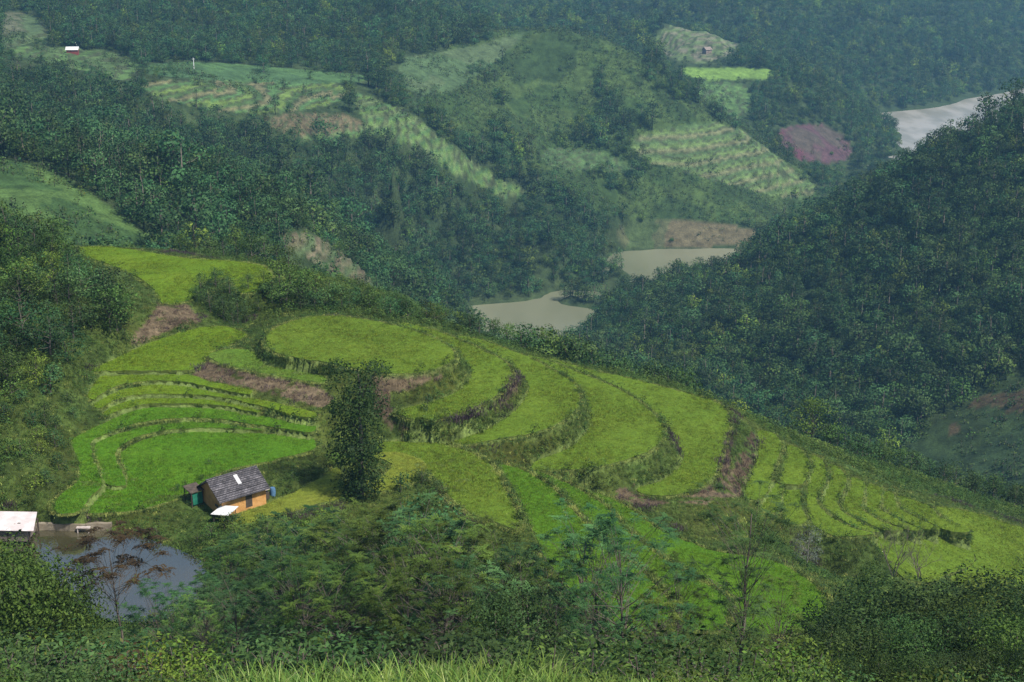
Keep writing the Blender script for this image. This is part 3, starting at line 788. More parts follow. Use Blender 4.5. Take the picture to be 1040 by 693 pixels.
def bare_tree(seed, H, W):
    rg = np.random.default_rng(seed); ta = Acc()
    def rec(p, d, L, r, lev):
        pts, d2 = limb(p, d, L, rg, 6, up=.06, wob=.13)
        ta.add(*tube(pts, np.linspace(r, r * .45, len(pts)), 4))
        if lev == 0: return
        for k in range(3 if lev > 1 else 4):
            s = pts[rg.integers(2, len(pts))]
            nd = d2 + rg.normal(0, .55, 3) * np.array([1, 1, .6]) + np.array([0, 0, .15])
            rec(s, nd / np.linalg.norm(nd), L * rg.uniform(.5, .75), r * .5, lev - 1)
    for k in range(3):
        a = k * 2.1 + rg.random(); rec(np.array([0, 0, -.2]), np.array([math.cos(a) * .35, math.sin(a) * .35, 1]), H * .55, H * .014, 4)
    return ta
def blades(seed, n_, H, spread, w_, segs=4, arch=.6, lean=.0, base=.12):
    """a tuft of arching grass blades"""
    rg = np.random.default_rng(seed); acc = Acc()
    V, F, A, NN = [], [], [], []
    for i in range(n_):
        a = rg.uniform(0, 2 * math.pi); d = np.array([math.cos(a), math.sin(a), 0]); s = np.array([-d[1], d[0], 0])
        h = H * rg.uniform(.55, 1.1); o_ = np.array([*(rg.normal(0, base, 2)), -.05]); sp = spread * rg.uniform(.2, 1)
        t = np.linspace(0, 1, segs + 1)
        P = o_ + d * (sp * t ** 1.8)[:, None] + np.array([0, 0, 1]) * (h * (t - arch * .5 * t ** 3))[:, None]
        wd = w_ * (1 - t) ** .7 * rg.uniform(.7, 1.2); wd[0] = w_ * .6
        b0 = len(V) and sum(len(v) for v in V)
        V.append(np.stack([P - s * wd[:, None] / 2, P + s * wd[:, None] / 2], 1).reshape(-1, 3))
        k = np.arange(segs) * 2 + b0
        F.append(np.stack([k, k + 1, k + 3, k + 2], 1)); A.append(np.full((segs + 1) * 2, rg.uniform(0, 1)))
        NN.append(np.tile(unit((np.array([0, 0, .9]) + d * .4)[None]), ((segs + 1) * 2, 1)))
    acc.add(np.vstack(V), np.vstack(F), np.concatenate(A))
    return acc

bark = noise_col('bark', (.06, .05, .04), (.15, .13, .11), 3, bump=.4, stretch=(3, 3, .6))
pale_bark = noise_col('pale_bark', (.16, .15, .13), (.30, .28, .25), 3, bump=.3, stretch=(3, 3, .6))
LM = {
 'deep': leaf_mat('foliage_deep', (.016, .040, .012), (.060, .122, .034)),
 'mid': leaf_mat('foliage_mid', (.022, .055, .012), (.075, .140, .028)),
 'bright': leaf_mat('foliage_bright', (.045, .100, .014), (.130, .220, .030)),
 'blue': leaf_mat('foliage_bluegreen', (.018, .058, .021), (.060, .145, .046)),
 'olive': leaf_mat('foliage_olive', (.024, .050, .009), (.070, .115, .020), (.10, .10, .024)),
 'rust': leaf_mat('foliage_rusty', (.042, .034, .016), (.095, .075, .028), (.06, .11, .03)),
 'black': leaf_mat('foliage_dark', (.010, .028, .008), (.040, .078, .018), (.07, .11, .03)),
 'ink': leaf_mat('foliage_ink', (.008, .022, .006), (.030, .062, .014)),
 'grey': leaf_mat('foliage_greyish', (.10, .13, .11), (.26, .31, .27)),
 'purple': leaf_mat('foliage_purple', (.034, .024, .028), (.075, .052, .062)),
 'weed': leaf_mat('weeds_green', (.030, .064, .012), (.080, .135, .026)),
 'dry': leaf_mat('weeds_dry', (.060, .042, .034), (.130, .090, .060)),
 'lemon': leaf_mat('bank_grass_light', (.15, .20, .04), (.26, .30, .09)),
 'cane': leaf_mat('cane_leaf', (.035, .090, .014), (.105, .185, .034), (.20, .26, .10)),
}
# far forest kinds: (crown, trunk) in one mesh each; leaf clumps sized for trees several hundred metres off
def proto_mesh(name, ca, ta, lm, bm_=None):
    V = np.vstack(ca.V + ta.V); F = np.vstack([np.vstack(ca.F), np.vstack(ta.F) + ca.n])
    nf = sum(len(f) for f in ca.F)
    me = mk(name, V, [F], mats=[lm, bm_ or bark], mi=np.r_[np.zeros(nf), np.ones(len(F) - nf)], smooth=True, link=False,
            attrs={'v': ('POINT', np.concatenate(ca.A + ta.A))},
            normals=np.vstack(ca.N + [unit(v - v.mean(0)) for v in ta.V]))
    return me
def hide_proto(name, me):
    return bpy.data.objects.new(name, me)     # never linked to the scene: only a source of geometry
FP = []
specs = [('deep', 'round', 7.5, 6.5, .52, .22), ('deep', 'round', 9, 6, .5, .3), ('mid', 'round', 7, 6, .5, .2), ('blue', 'round', 8, 7, .52, .25), ('mid', 'bush', 5, 6, .48, .05), ('bright', 'round', 7, 5.5, .48, .2),
         ('deep', 'column', 10, 4.5, .5, .2), ('blue', 'cone', 9, 4.2, .45, .12), ('deep', 'fan', 8.5, 7.5, .5, .45), ('olive', 'round', 7, 6, .5, .2)]
for i, (m_, sh, H, W, lf, cl) in enumerate(specs):
    ca, ta = dense_tree(300 + i, H, W, lf * .84, density=1.5, lobes=13, vn=.08, cover=.9, clear=cl, shape=sh, trunk=.018, aspect=.8)
    me = proto_mesh('forest_tree', ca, ta, LM[m_], bark)
    FP.append(hide_proto('forest_tree_kind', me))
SHRUBP = []

for i, (m_, H, W, lf) in enumerate([('mid', 1.6, 2.6, .36), ('deep', 2.2, 2.8, .38), ('weed', 1.2, 2.2, .33), ('blue', 1.8, 2.6, .36), ('olive', 1.4, 2.2, .34)]):
    ca, ta = dense_tree(340 + i, H, W, lf, density=.7, lobes=6, clear=.0, shape='bush', trunk=.02, aspect=.8)
    SHRUBP.append(hide_proto('scrub_kind', proto_mesh('scrub', ca, ta, LM[m_])))
def scatter(name, P, S, K, Rz, protos, label=None, cat=None, kind='stuff', parent=None):
    """one object: copies of the plant kinds on a set of points"""
    me = bpy.data.meshes.new(name); me.vertices.add(len(P)); me.vertices.foreach_set('co', np.asarray(P, np.float32).ravel()); me.update()
    for an, ty, data in (('kindno', 'INT', K), ('size', 'FLOAT', S), ('turn', 'FLOAT', Rz)):
        a = me.attributes.new(an, ty, 'POINT'); a.data.foreach_set('value', np.asarray(data, np.int32 if ty == 'INT' else np.float32))
    o = bpy.data.objects.new(name, me); COL.objects.link(o)
    ng = bpy.data.node_groups.new(name + '_nodes', 'GeometryNodeTree')
    ng.interface.new_socket('Geometry', in_out='INPUT', socket_type='NodeSocketGeometry')
    ng.interface.new_socket('Geometry', in_out='OUTPUT', socket_type='NodeSocketGeometry')
    N, L = ng.nodes, ng.links
    gi, go = N.new('NodeGroupInput'), N.new('NodeGroupOutput')
    gg = N.new('GeometryNodeGeometryToInstance')
    for pr in reversed(protos):
        oi = N.new('GeometryNodeObjectInfo'); oi.inputs['Object'].default_value = pr; oi.inputs['As Instance'].default_value = False
        L.new(oi.outputs['Geometry'], gg.inputs[0])
    ip = N.new('GeometryNodeInstanceOnPoints'); L.new(gi.outputs[0], ip.inputs['Points']); L.new(gg.outputs[0], ip.inputs['Instance'])
    ip.inputs['Pick Instance'].default_value = True
    def attr(nm, ty):
        a = N.new('GeometryNodeInputNamedAttribute'); a.data_type = ty; a.inputs[0].default_value = nm
        return a.outputs[0]
    L.new(attr('kindno', 'INT'), ip.inputs['Instance Index'])
    cx = N.new('ShaderNodeCombineXYZ'); L.new(attr('turn', 'FLOAT'), cx.inputs[2])
    L.new(cx.outputs[0], ip.inputs['Rotation'])
    cs = N.new('ShaderNodeCombineXYZ'); sz_ = attr('size', 'FLOAT')
    for q in range(3): L.new(sz_, cs.inputs[q])
    L.new(cs.outputs[0], ip.inputs['Scale']); L.new(ip.outputs[0], go.inputs[0])
    md = o.modifiers.new('plants', 'NODES'); md.node_group = ng
    if parent is not None: o.parent = parent
    return tag(o, label, cat, kind=kind)
def jitter_grid(x0, x1, y0, y1, sp, rg):
    gx, gy = np.meshgrid(np.arange(x0, x1, sp), np.arange(y0, y1, sp))
    return gx.ravel() + rg.uniform(-.48, .48, gx.size) * sp, gy.ravel() + rg.uniform(-.48, .48, gx.size) * sp
def forest_points(d0, d1, sp, rg):
    x, y = jitter_grid(-.50 * d1, .50 * d1, d0, d1, sp, rg)
    k = np.abs(x) < .46 * y + 30
    x, y = x[k], y[k]; z = terr(x, y)
    px, py = project(x, y, z)
    k = (py > -60) & (py < 760)
    return x[k], y[k], z[k], px[k], py[k]
OPEN = np.zeros(len(GX), np.int8)         # 1: open land, 2: scrub
for kk, mm in FARMASK.items():
    OPEN[mm] = 2 if kk == 'hill' else 1
def build_forest(name, d0, d1, sp, sel, weights, label, seed, size=(.8, 1.8), cat='forest'):
    rg = np.random.default_rng(seed)
    x, y, z, px, py = forest_points(d0, d1, sp, rg)
    op = lookup(OPEN, x, y)
    big = fbm(x, y, 60, seed, 3)
    k = sel(x, y, z, px, py) & (z > -247.5)
    keep = k & ((op == 0) | ((op == 2) & (big > .60)) | ((op == 1) & (rg.random(len(x)) < .012)))
    keep &= rg.random(len(x)) < .97
    shy = np.zeros(len(x), bool)          # low growth only, on the downhill side of the open fields
    for kk, poly, dd0, dd1, cc3, stp in FAR:
        if kk in ('hill',): continue
        PP = np.array(poly, float); hpx = 9.0 / np.maximum(y, 1) * FPX
        for q in (.5, 1.0): shy |= inside(PP, px, py - hpx * q) & (op == 0) & (y > dd0 - 120) & (y < dd1)
    keep &= ~shy | (rg.random(len(x)) < .45)
    for wp in ([(476,318),(500,305),(530,300),(588,303),(566,332),(520,345),(492,336)], [(636,254),(700,250),(758,247),(748,262),(700,276),(668,284),(648,270)]):
        hpx = 8.0 / np.maximum(y, 1) * FPX
        for q in (.3, .8): keep &= ~inside(np.array(wp, float), px, py - hpx * q)
    shy = shy[keep]
    x, y, z, big, op = x[keep], y[keep], z[keep], big[keep], op[keep]
    wts = np.array(weights, float); wts /= wts.sum()
    # kinds grow in patches
    u = np.clip(fbm(x, y, 35, seed + 9, 2) * 1.0 + rg.normal(0, .22, len(x)), 0, .9999)
    K = np.searchsorted(np.cumsum(wts), u); K = np.clip(K, 0, len(wts) - 1)
    S = rg.uniform(*size, len(x)) * (.8 + .5 * big)
    S *= np.where(rg.random(len(x)) < .06, rg.uniform(1.2, 1.6, len(x)), 1)
    S *= np.where(op == 1, .6, 1) * np.where(shy, .45, 1)
    scatter(name, np.stack([x, y, z + CAMZ - .3], 1), S, K, rg.uniform(0, 6.28, len(x)), FP, label, cat)
    print(name, len(x))
right_hill = lambda x, y, z, px, py: (x > 0) & (px > 560) & (x > .13 * y - 50) & ~((y > 900) & (px < 790)) & (y < 960)
W0 = [3, 2, 3, 2, 2, .6, 1, .5, 1, .8]
build_forest('right_hill_forest', 395, 960, 5.2, right_hill, [4, 3, 3, 2, 2, .8, 1, .2, 2, .8], 'dense dark forest covering the steep hill on the right', 101)
build_forest('valley_forest', 330, 960, 5.0, lambda x, y, z, px, py: ~right_hill(x, y, z, px, py), [3, 2, 2, 5, 2, .5, 1, 1, 1, .6], 'bluish green forest on the slopes left of the reservoir', 102)
build_forest('plateau_forest', 960, 1420, 6.4, lambda x, y, z, px, py: True | (x > 0), [2, 2, 4, 4, 3, 2.0, 1, 1, 1, 1.2], 'hazy forest behind the far stepped fields and round the middle hill', 103, size=(.95, 1.6))
build_forest('mountain_forest', 1420, 2250, 8.5, lambda x, y, z, px, py: True | (x > 0), [1.5, 1, 4, 3, 3, 3.5, .6, .5, 1, 2], 'pale hazy forest on the farthest mountain above the river', 104, size=(1.2, 2.0))
def build_scrub():
    rg = np.random.default_rng(77)
    x, y, z, px, py = forest_points(340, 1300, 2.9, rg)
    op = lookup(OPEN, x, y); nz = fbm(x, y, 22, 12, 3)
    keep = ((op == 2) & (nz > .30)) | ((op == 1) & (nz > np.where(y < 600, .46, .56)) & (rg.random(len(x)) < .5))
    keep &= z > -246
    x, y, z = x[keep], y[keep], z[keep]
    K = rg.choice(5, len(x), p=[.3, .22, .22, .16, .10])
    scatter('hillside_scrub', np.stack([x, y, z + CAMZ - .15], 1), rg.uniform(.8, 2.1, len(x)), K, rg.uniform(0, 6.28, len(x)), SHRUBP, 'low scrub dotting the open middle hill and far clearings', 'scrub')
    print('scrub', len(x))
build_scrub()

# ------------------------------------------------------------------ the air
def haze():
    x0, x1, y0, y1, z0, z1 = -4200, 4200, -60, 4720, -270 + CAMZ - 60, CAMZ + 420
    V = [(x, y, z) for x in (x0, x1) for y in (y0, y1) for z in (z0, z1)]
    F = np.array([[0, 1, 3, 2], [4, 6, 7, 5], [0, 4, 5, 1], [2, 3, 7, 6], [0, 2, 6, 4], [1, 5, 7, 3]])
    m_ = bpy.data.materials.new('haze'); m_.use_nodes = True; nt = m_.node_tree
    nt.nodes.remove(nt.nodes['Principled BSDF'])
    pv = nt.nodes.new('ShaderNodeVolumePrincipled')
    pv.inputs['Color'].default_value = (.27, .62, 1.0, 1); pv.inputs['Density'].default_value = HAZE
    pv.inputs['Anisotropy'].default_value = .2
    nt.links.new(pv.outputs[0], nt.nodes['Material Output'].inputs['Volume'])

    o = mk('haze', V, [F], m_)
    tag(o, 'pale bluish haze filling the valley air', 'haze', kind='stuff')
HAZE = .00014
haze()
# ------------------------------------------------------------------ built things
def boxV(x0, x1, y0, y1, z0, z1):
    V = np.array([(x, y, z) for x in (x0, x1) for y in (y0, y1) for z in (z0, z1)], float)
    F = np.array([[0, 1, 3, 2], [4, 6, 7, 5], [0, 4, 5, 1], [2, 3, 7, 6], [0, 2, 6, 4], [1, 5, 7, 3]])
    return V, F
class MB:
    def __init__(s): s.V = []; s.F = []; s.n = 0
    def add(s, V, F):
        s.V.append(np.asarray(V, float)); s.F += [np.asarray(f)[None] + s.n for f in F]; s.n += len(V); return s
    def box(s, *a): return s.add(*boxV(*a))
    def slab(s, p, t):                    # thin slab under a quad (4 corner points), thickness t along its normal
        p = np.asarray(p, float); nn = np.cross(p[1] - p[0], p[3] - p[0]); nn /= np.linalg.norm(nn)
        if nn[2] < 0: nn = -nn
        return s.add(np.vstack([p, p - nn * t]), [[0, 1, 2, 3], [7, 6, 5, 4], [0, 4, 5, 1], [1, 5, 6, 2], [2, 6, 7, 3], [3, 7, 4, 0]])
    def tube(s, path, rad, sides=8):
        V, F = tube(path, rad, sides); return s.add(V, F)
    def build(s, name, m_, parent=None, smooth=False, bev=0):
        by = {}
        for f in s.F: by.setdefault(f.shape[1], []).append(f[0])
        o = mk(name, np.vstack(s.V), [np.array(v) for v in by.values()], m_, parent=parent, smooth=smooth)
        if bev:
            b_ = o.modifiers.new('edge', 'BEVEL'); b_.width = bev; b_.segments = 2
        return o
clay = noise_col('clay_wall', (.36, .18, .06), (.56, .31, .12), 1.1, bump=.5, bscale=6, c3=(.47, .25, .085))
darkwood = noise_col('dark_wood', (.035, .028, .022), (.09, .07, .055), 2, bump=.4, stretch=(1, 1, 8))
whitet = noise_col('white_sheet', (.50, .51, .52), (.72, .72, .72), .9, rough=.45)
greent = noise_col('green_tarp', (.012, .11, .075), (.02, .17, .11), 2, rough=.5)
earth = noise_col('dam_earth', (.14, .115, .08), (.24, .21, .16), 1.2, bump=.5)
blue_p = noise_col('blue_plastic', (.06, .13, .24), (.10, .20, .33), 2, rough=.4)
sack = noise_col('pale_sacks', (.32, .27, .25), (.50, .45, .42), 1.6, bump=.5)
def tile_mat(name, c1, c2, nx, nz):
    m_, nt, N, L, P = mat(name)
    tc = N.new('ShaderNodeTexCoord'); mp = N.new('ShaderNodeMapping'); L.new(tc.outputs['Object'], mp.inputs[0])
    br = N.new('ShaderNodeTexBrick'); setc(br, 'Scale', 1.0); setc(br, 'Brick Width', nx); setc(br, 'Row Height', nz); setc(br, 'Mortar Size', .02)
    sx = N.new('ShaderNodeSeparateXYZ'); L.new(mp.outputs[0], sx.inputs[0]); cb = N.new('ShaderNodeCombineXYZ')
    L.new(sx.outputs[0], cb.inputs[0]); L.new(sx.outputs[2], cb.inputs[1]); L.new(cb.outputs[0], br.inputs['Vector'])
    br.inputs['Color1'].default_value = (*c1, 1); br.inputs['Color2'].default_value = (*c2, 1); br.inputs['Mortar'].default_value = (c1[0] * .3, c1[1] * .3, c1[2] * .3, 1)
    nz_ = N.new('ShaderNodeTexNoise'); setc(nz_, 'Scale', 1.3); setc(nz_, 'Detail', 6); L.new(tc.outputs['Object'], nz_.inputs['Vector'])
    mr = N.new('ShaderNodeMapRange'); setc(mr, 1, .3); setc(mr, 2, .7); setc(mr, 3, .55); setc(mr, 4, 1.5); L.new(nz_.outputs[0], mr.inputs[0])
    vm = N.new('ShaderNodeVectorMath'); vm.operation = 'SCALE'; L.new(br.outputs[0], vm.inputs[0]); L.new(mr.outputs[0], vm.inputs['Scale'])
    L.new(vm.outputs[0], P.inputs['Base Color']); setc(P, 'Roughness', .85); setc(P, 'Specular IOR Level', .2)
    bp = N.new('ShaderNodeBump'); setc(bp, 'Strength', .8); setc(bp, 'Distance', .06); L.new(br.outputs[1], bp.inputs['Height']); bp.invert = True
    L.new(bp.outputs[0], P.inputs['Normal'])
    return m_
tiles = tile_mat('roof_tiles', (.060, .058, .066), (.115, .110, .120), .42, .16)
# --- the clay house
hx, hy = at_z(236, 479, YZ + 3.9)
gz = float(terr(hx, hy)[0])
ANG = R(40)
house = empty('clay_house', (hx, hy, CAMZ + YZ - .1), ANG, label='small ochre clay-walled farmhouse with dark grey tiled gable roof beside the bright green field', cat='house')
Lh, Wh, E, Rg = 3.0, 2.45, 2.15, 3.75
wl = MB()                                 # walls as one prism with gables
P5 = [(-Wh, -1.0), (Wh, -1.0), (Wh, E), (0, Rg - .12), (-Wh, E)]
V = [(-Lh, y, z) for y, z in P5] + [(Lh, y, z) for y, z in P5]
wl.add(V, [[0, 1, 2, 3, 4], [9, 8, 7, 6, 5], [0, 5, 6, 1], [1, 6, 7, 2], [2, 7, 8, 3], [3, 8, 9, 4], [4, 9, 5, 0]])
wall = wl.build('wall', clay, house)
mtl = MB().box(-Lh - .015, -Lh + .05, -1.35, -.55, .75, 1.25)
MB().box(-Lh - .02, -Lh + .06, -1.55, -.75, .62, .95).build('window', darkwood, wall)
MB().box(.2, 1.1, -Wh - .02, -Wh + .06, .0, 1.7).build('door', darkwood, wall)
sl = (Rg - E) / Wh
ov = .55
for sgn, nm in ((-1, 'roof'), (1, 'roof')):
    r_ = MB()
    y1 = sgn * (Wh + ov); z1 = Rg - sl * (Wh + ov) + .08
    nseg = 10
    for k in range(nseg):                 # tiles courses, each lapping the one below
        a, b_ = k / nseg, (k + 1) / nseg
        ya, yb = y1 * a, y1 * b_ + sgn * .06; za, zb = (Rg + .08) * (1 - a) + z1 * a + .0, (Rg + .08) * (1 - b_) + z1 * b_ - .03
        wob = rng.normal(0, .012, 4)
        r_.slab([(-Lh - .6, ya, za + wob[0] - .02), (Lh + .35, ya, za + wob[1] - .02), (Lh + .35 + wob[2] * 3, yb, zb + .04), (-Lh - .6 + wob[3] * 3, yb, zb + .04)], .05)
    ro = r_.build('roof', tiles, house)
    if sgn < 0:
        f0, f1 = .12, .52
        MB().slab([(-.15, y1 * f0, Rg + .16 - (Rg + .08 - z1) * f0), (.35, y1 * f0, Rg + .16 - (Rg + .08 - z1) * f0), (.35, y1 * f1, Rg + .15 - (Rg + .08 - z1) * f1), (-.15, y1 * f1, Rg + .15 - (Rg + .08 - z1) * f1)], .03).build('skylight_sheet', noise_col('skylight', (.34, .35, .37), (.52, .52, .52), .9, rough=.5), ro)
MB().box(-Lh - .62, Lh + .37, -.10, .10, Rg + .04, Rg + .15).build('ridge_cap', tiles, house, bev=.03)
for yy in (-Wh - .3, 0, Wh + .3):
    zz = Rg - .15 if yy == 0 else E - .35
    MB().box(-Lh - .5, -Lh - .005, yy - .05, yy + .05, zz, zz + .1).build('beam', darkwood, house)
# white sheet roof leaning at the front corner
def world_of(x, y): return hx + math.cos(ANG) * x - math.sin(ANG) * y, hy + math.sin(ANG) * x + math.cos(ANG) * y
wx, wy = at_z(226, 519, YZ + .9)
po = empty('lean_to', (wx, wy, float(terr(wx, wy)[0]) + CAMZ), R(12), label='low lean-to with a white sheet roof at the front corner of the clay house', cat='lean-to')
zt = YZ + 1.0 - float(terr(wx, wy)[0])
MB().slab([(-1.4, -.3, zt - .25), (.6, -1.3, zt - .2), (1.9, .5, zt + .1), (-.1, 1.3, zt + .05)], .05).build('sheet_roof', whitet, po)
for a, b_ in ((-1.05, -.25), (.5, -1.0), (1.5, .4), (-.1, 1.0)):
    MB().box(a - .05, a + .05, b_ - .05, b_ + .05, -.3, zt - .18).build('post', darkwood, po)
wx, wy = at_z(197, 505, YZ + .8); gz_ = float(terr(wx, wy)[0])
wo = empty('wood_shed', (wx, wy, gz_ + CAMZ), ANG, label='tiny open shed with dark plank roof and green tarp left of the clay house', cat='shed')
MB().slab([(-.9, -1.0, 1.7), (.9, -1.0, 1.75), (.9, 1.0, 2.05), (-.9, 1.0, 2.0)], .08).build('roof', darkwood, wo)
for a in (-.75, .75):
    for b_ in (-.85, .85): MB().box(a - .05, a + .05, b_ - .05, b_ + .05, -.3, 1.75).build('post', darkwood, wo)
g_ = MB()
for k in range(6): g_.slab([(-.6 + .22 * k, -.9 - .04 * (k % 2), .05), (-.38 + .22 * k, -.9 - .04 * ((k + 1) % 2), .05), (-.38 + .22 * k, -.8, 1.5), (-.6 + .22 * k, -.8, 1.5)], .03)
g_.build('tarp', greent, wo)
wx, wy = at_z(262, 502, YZ + .6); gz_ = float(terr(wx, wy)[0])
pk = empty('pig_pen', (wx, wy, gz_ + CAMZ), ANG, label='low animal pen with patched greyish roof sheets against the right end of the clay house', cat='pen')
MB().slab([(-1.3, -.8, .95), (-.1, -.85, 1.0), (-.1, .7, 1.3), (-1.3, .7, 1.25)], .05).build('roof_sheet', sack, pk)
MB().slab([(.05, -.6, 1.25), (1.4, -.55, 1.3), (1.4, .9, 1.6), (.05, .85, 1.55)], .05).build('roof_sheet', sack, pk)
MB().box(-1.2, 1.3, -.5, .6, -.3, .9).build('pen_wall', darkwood, pk)
wx, wy = at_z(277, 499, YZ + .4); gz_ = float(terr(wx, wy)[0])
th = np.linspace(-.3, .95, 7)
bo = empty('barrel', (wx, wy, gz_ + CAMZ), 0, label='blue plastic barrel standing past the right end of the clay house', cat='barrel')
MB().tube([(0, 0, z) for z in th], [.3, .34, .36, .36, .36, .34, .30], 14).add([(.30 * math.cos(a), .30 * math.sin(a), .95) for a in np.linspace(0, 2 * math.pi, 14, endpoint=False)], [list(range(14))]).build('drum', blue_p, bo, smooth=False)
MB().tube([(0, 0, .95), (0, 0, 1.0)], [.31, .31], 14).build('lid', blue_p, bo)
# --- the tin-roofed shed at the pond
wx, wy = at_z(12, 533, POND_Z + 1.8)
ps = empty('pond_shed', (wx, wy, CAMZ + POND_Z), R(-2), label='shed with pale tin roof standing at the left edge of the pond', cat='shed')
MB().slab([(-3.4, -1.9, 1.95), (3.2, -1.9, 1.95), (2.4, 1.9, 2.6), (-3.4, 1.9, 2.6)], .06).build('tin_roof', noise_col('tin_roof', (.42, .38, .37), (.62, .60, .60), .8, rough=.5, c3=(.52, .46, .45)), ps)
MB().box(-3.2, 2.2, -1.5, 1.5, .4, 1.88).build('wall', noise_col('shed_boards', (.10, .08, .07), (.20, .17, .15), 2, stretch=(8, 8, 1), bump=.3), ps)
for a in (-2.9, 0, 2.5):
    for b_ in (-1.45, 1.45): MB().box(a - .08, a + .08, b_ - .08, b_ + .08, -1.2, 1.95).build('post', darkwood, ps)
# --- pond dam and plank
x0, y0 = at_z(36, 531, POND_Z + .9); x1, y1 = at_z(113, 531, POND_Z + .9)
nseg = 16; mb = MB(); q = np.linspace(0, 1, nseg)
top = np.stack([x0 + (x1 - x0) * q, y0 + (y1 - y0) * q + .12 * np.sin(q * 9), np.full(nseg, POND_Z + .8) + rng.normal(0, .03, nseg)], 1)
Vd = np.vstack([top + (0, -.25, 0), top + (0, .3, 0), top + (0, .3, -1.6), top + (0, -.35, -1.6)]); Vd[:, 2] += CAMZ
Fd = []
for i in range(nseg - 1):
    for a, b_ in ((0, 1), (1, 2), (2, 3), (3, 0)): Fd.append([a * nseg + i, a * nseg + i + 1, b_ * nseg + i + 1, b_ * nseg + i])
Fd += [[0, nseg, 2 * nseg, 3 * nseg], [nseg - 1, 4 * nseg - 1, 3 * nseg - 1, 2 * nseg - 1]]
tag(mb.add(Vd, Fd).build('pond_wall', earth), 'low earthen retaining wall along the back edge of the pond', 'wall')
wx, wy = at_z(86, 535, POND_Z + .5)
tag(MB().box(wx - .8, wx + .8, wy - .8, wy - .3, CAMZ + POND_Z + .6, CAMZ + POND_Z + .7).box(wx - .7, wx - .6, wy - .75, wy - .65, CAMZ + POND_Z - 1, CAMZ + POND_Z + .6).box(wx + .6, wx + .7, wy - .75, wy - .65, CAMZ + POND_Z - 1, CAMZ + POND_Z + .6).build('plank_step', sack), 'small plank step at the back wall of the pond', 'plank step')
# --- far huts
def hut(px, py, w_, d_, h_, wm, rm, label, rot=0, name='hut', cat='hut'):
    x, y, z = hit(px, py, 500)
    t = empty(name, (x, y, z + CAMZ), rot, label=label, cat=cat, group=None)
    P5 = [(-d_ / 2, -1.5), (d_ / 2, -1.5), (d_ / 2, h_ * .62), (0, h_), (-d_ / 2, h_ * .62)]
    V = [(-w_ / 2, a, b_) for a, b_ in P5] + [(w_ / 2, a, b_) for a, b_ in P5]
    MB().add(V, [[0, 1, 2, 3, 4], [9, 8, 7, 6, 5], [0, 5, 6, 1], [1, 6, 7, 2], [2, 7, 8, 3], [3, 8, 9, 4], [4, 9, 5, 0]]).build('wall', wm, t)
    for s in (-1, 1):
        MB().slab([(-w_ / 2 - .5, 0, h_ + .25), (w_ / 2 + .5, 0, h_ + .25), (w_ / 2 + .5, s * (d_ / 2 + .6), h_ * .56), (-w_ / 2 - .5, s * (d_ / 2 + .6), h_ * .56)], .15).build('roof', rm, t)
    return t
redw = noise_col('red_boards', (.16, .035, .035), (.24, .06, .05), .6)
thatch = noise_col('thatch', (.14, .11, .09), (.24, .20, .17), .5, bump=.5)
redtile = noise_col('red_tile', (.30, .08, .06), (.42, .13, .09), .5)
hut(74, 54, 6.6, 4, 3.2, redw, whitet, 'far red-walled shed with white roof by the upper left fields', R(5))
hut(718, 54, 6.5, 6, 5, thatch, thatch, 'far brown thatched hut on the sunlit slope above the flat field', R(30))
hut(803, 70, 4.5, 4, 3.4, whitet, redtile, 'tiny far house with red roof beside the flat field', R(10), 'house', 'house')
hut(489, 27, 4.5, 4, 4, whitet, whitet, 'tiny far white hut on the saddle left of the middle hill', R(0))
x, y, z = hit(197, 70, 500)
pl = empty('utility_pole', (x, y, z + CAMZ), 0, label='thin white pole at the foot of the far forest', cat='pole')
MB().tube([(0, 0, -1), (0, 0, 6.5)], [.28, .2], 8).build('post', whitet, pl)
MB().box(-.9, .9, -.1, .1, 5.6, 5.85).build('crossarm', whitet, pl)
# ------------------------------------------------------------------ near trees, shrubs, grasses
def kind_dense(seed, m_, H, W, leaf, density, lobes, clear, shape, aspect=.6, bk=None, trunk=.02):
    ca, ta = dense_tree(seed, H, W, leaf, density, lobes, clear, trunk=trunk, shape=shape, aspect=aspect)
    return H, ca.mesh('crown', LM[m_]), ta.mesh('trunk', bk or bark, normals=False)
def kind_feath(seed, m_, H, W, bk=None, **kw):
    ca, ta = feathery_tree(seed, H, W, **kw)
    return H, ca.mesh('crown', LM[m_]), ta.mesh('trunk', bk or bark, normals=False)
K = {}
# mid-distance broadleaf trees and shrubs (200 m away)
for i, m_ in enumerate(['deep', 'mid', 'deep', 'blue', 'olive', 'bright']):
    K['mid_%s%d' % (m_, i)] = kind_dense(400 + i, m_, 6, 5.8, .30, 1.25, 17, .08, 'round')
for i, m_ in enumerate(['deep', 'mid', 'blue', 'bright']):
    K['bush_%s' % m_] = kind_dense(420 + i, m_, 2.6, 3.4, .24, 1.2, 10, .02, 'bush')
K['cone'] = kind_dense(431, 'black', 9, 4.6, .3, .9, 26, .12, 'cone')
K['columnar'] = kind_dense(439, 'ink', 15.5, 8.2, .26, 1.5, 58, .03, 'column', trunk=.022)
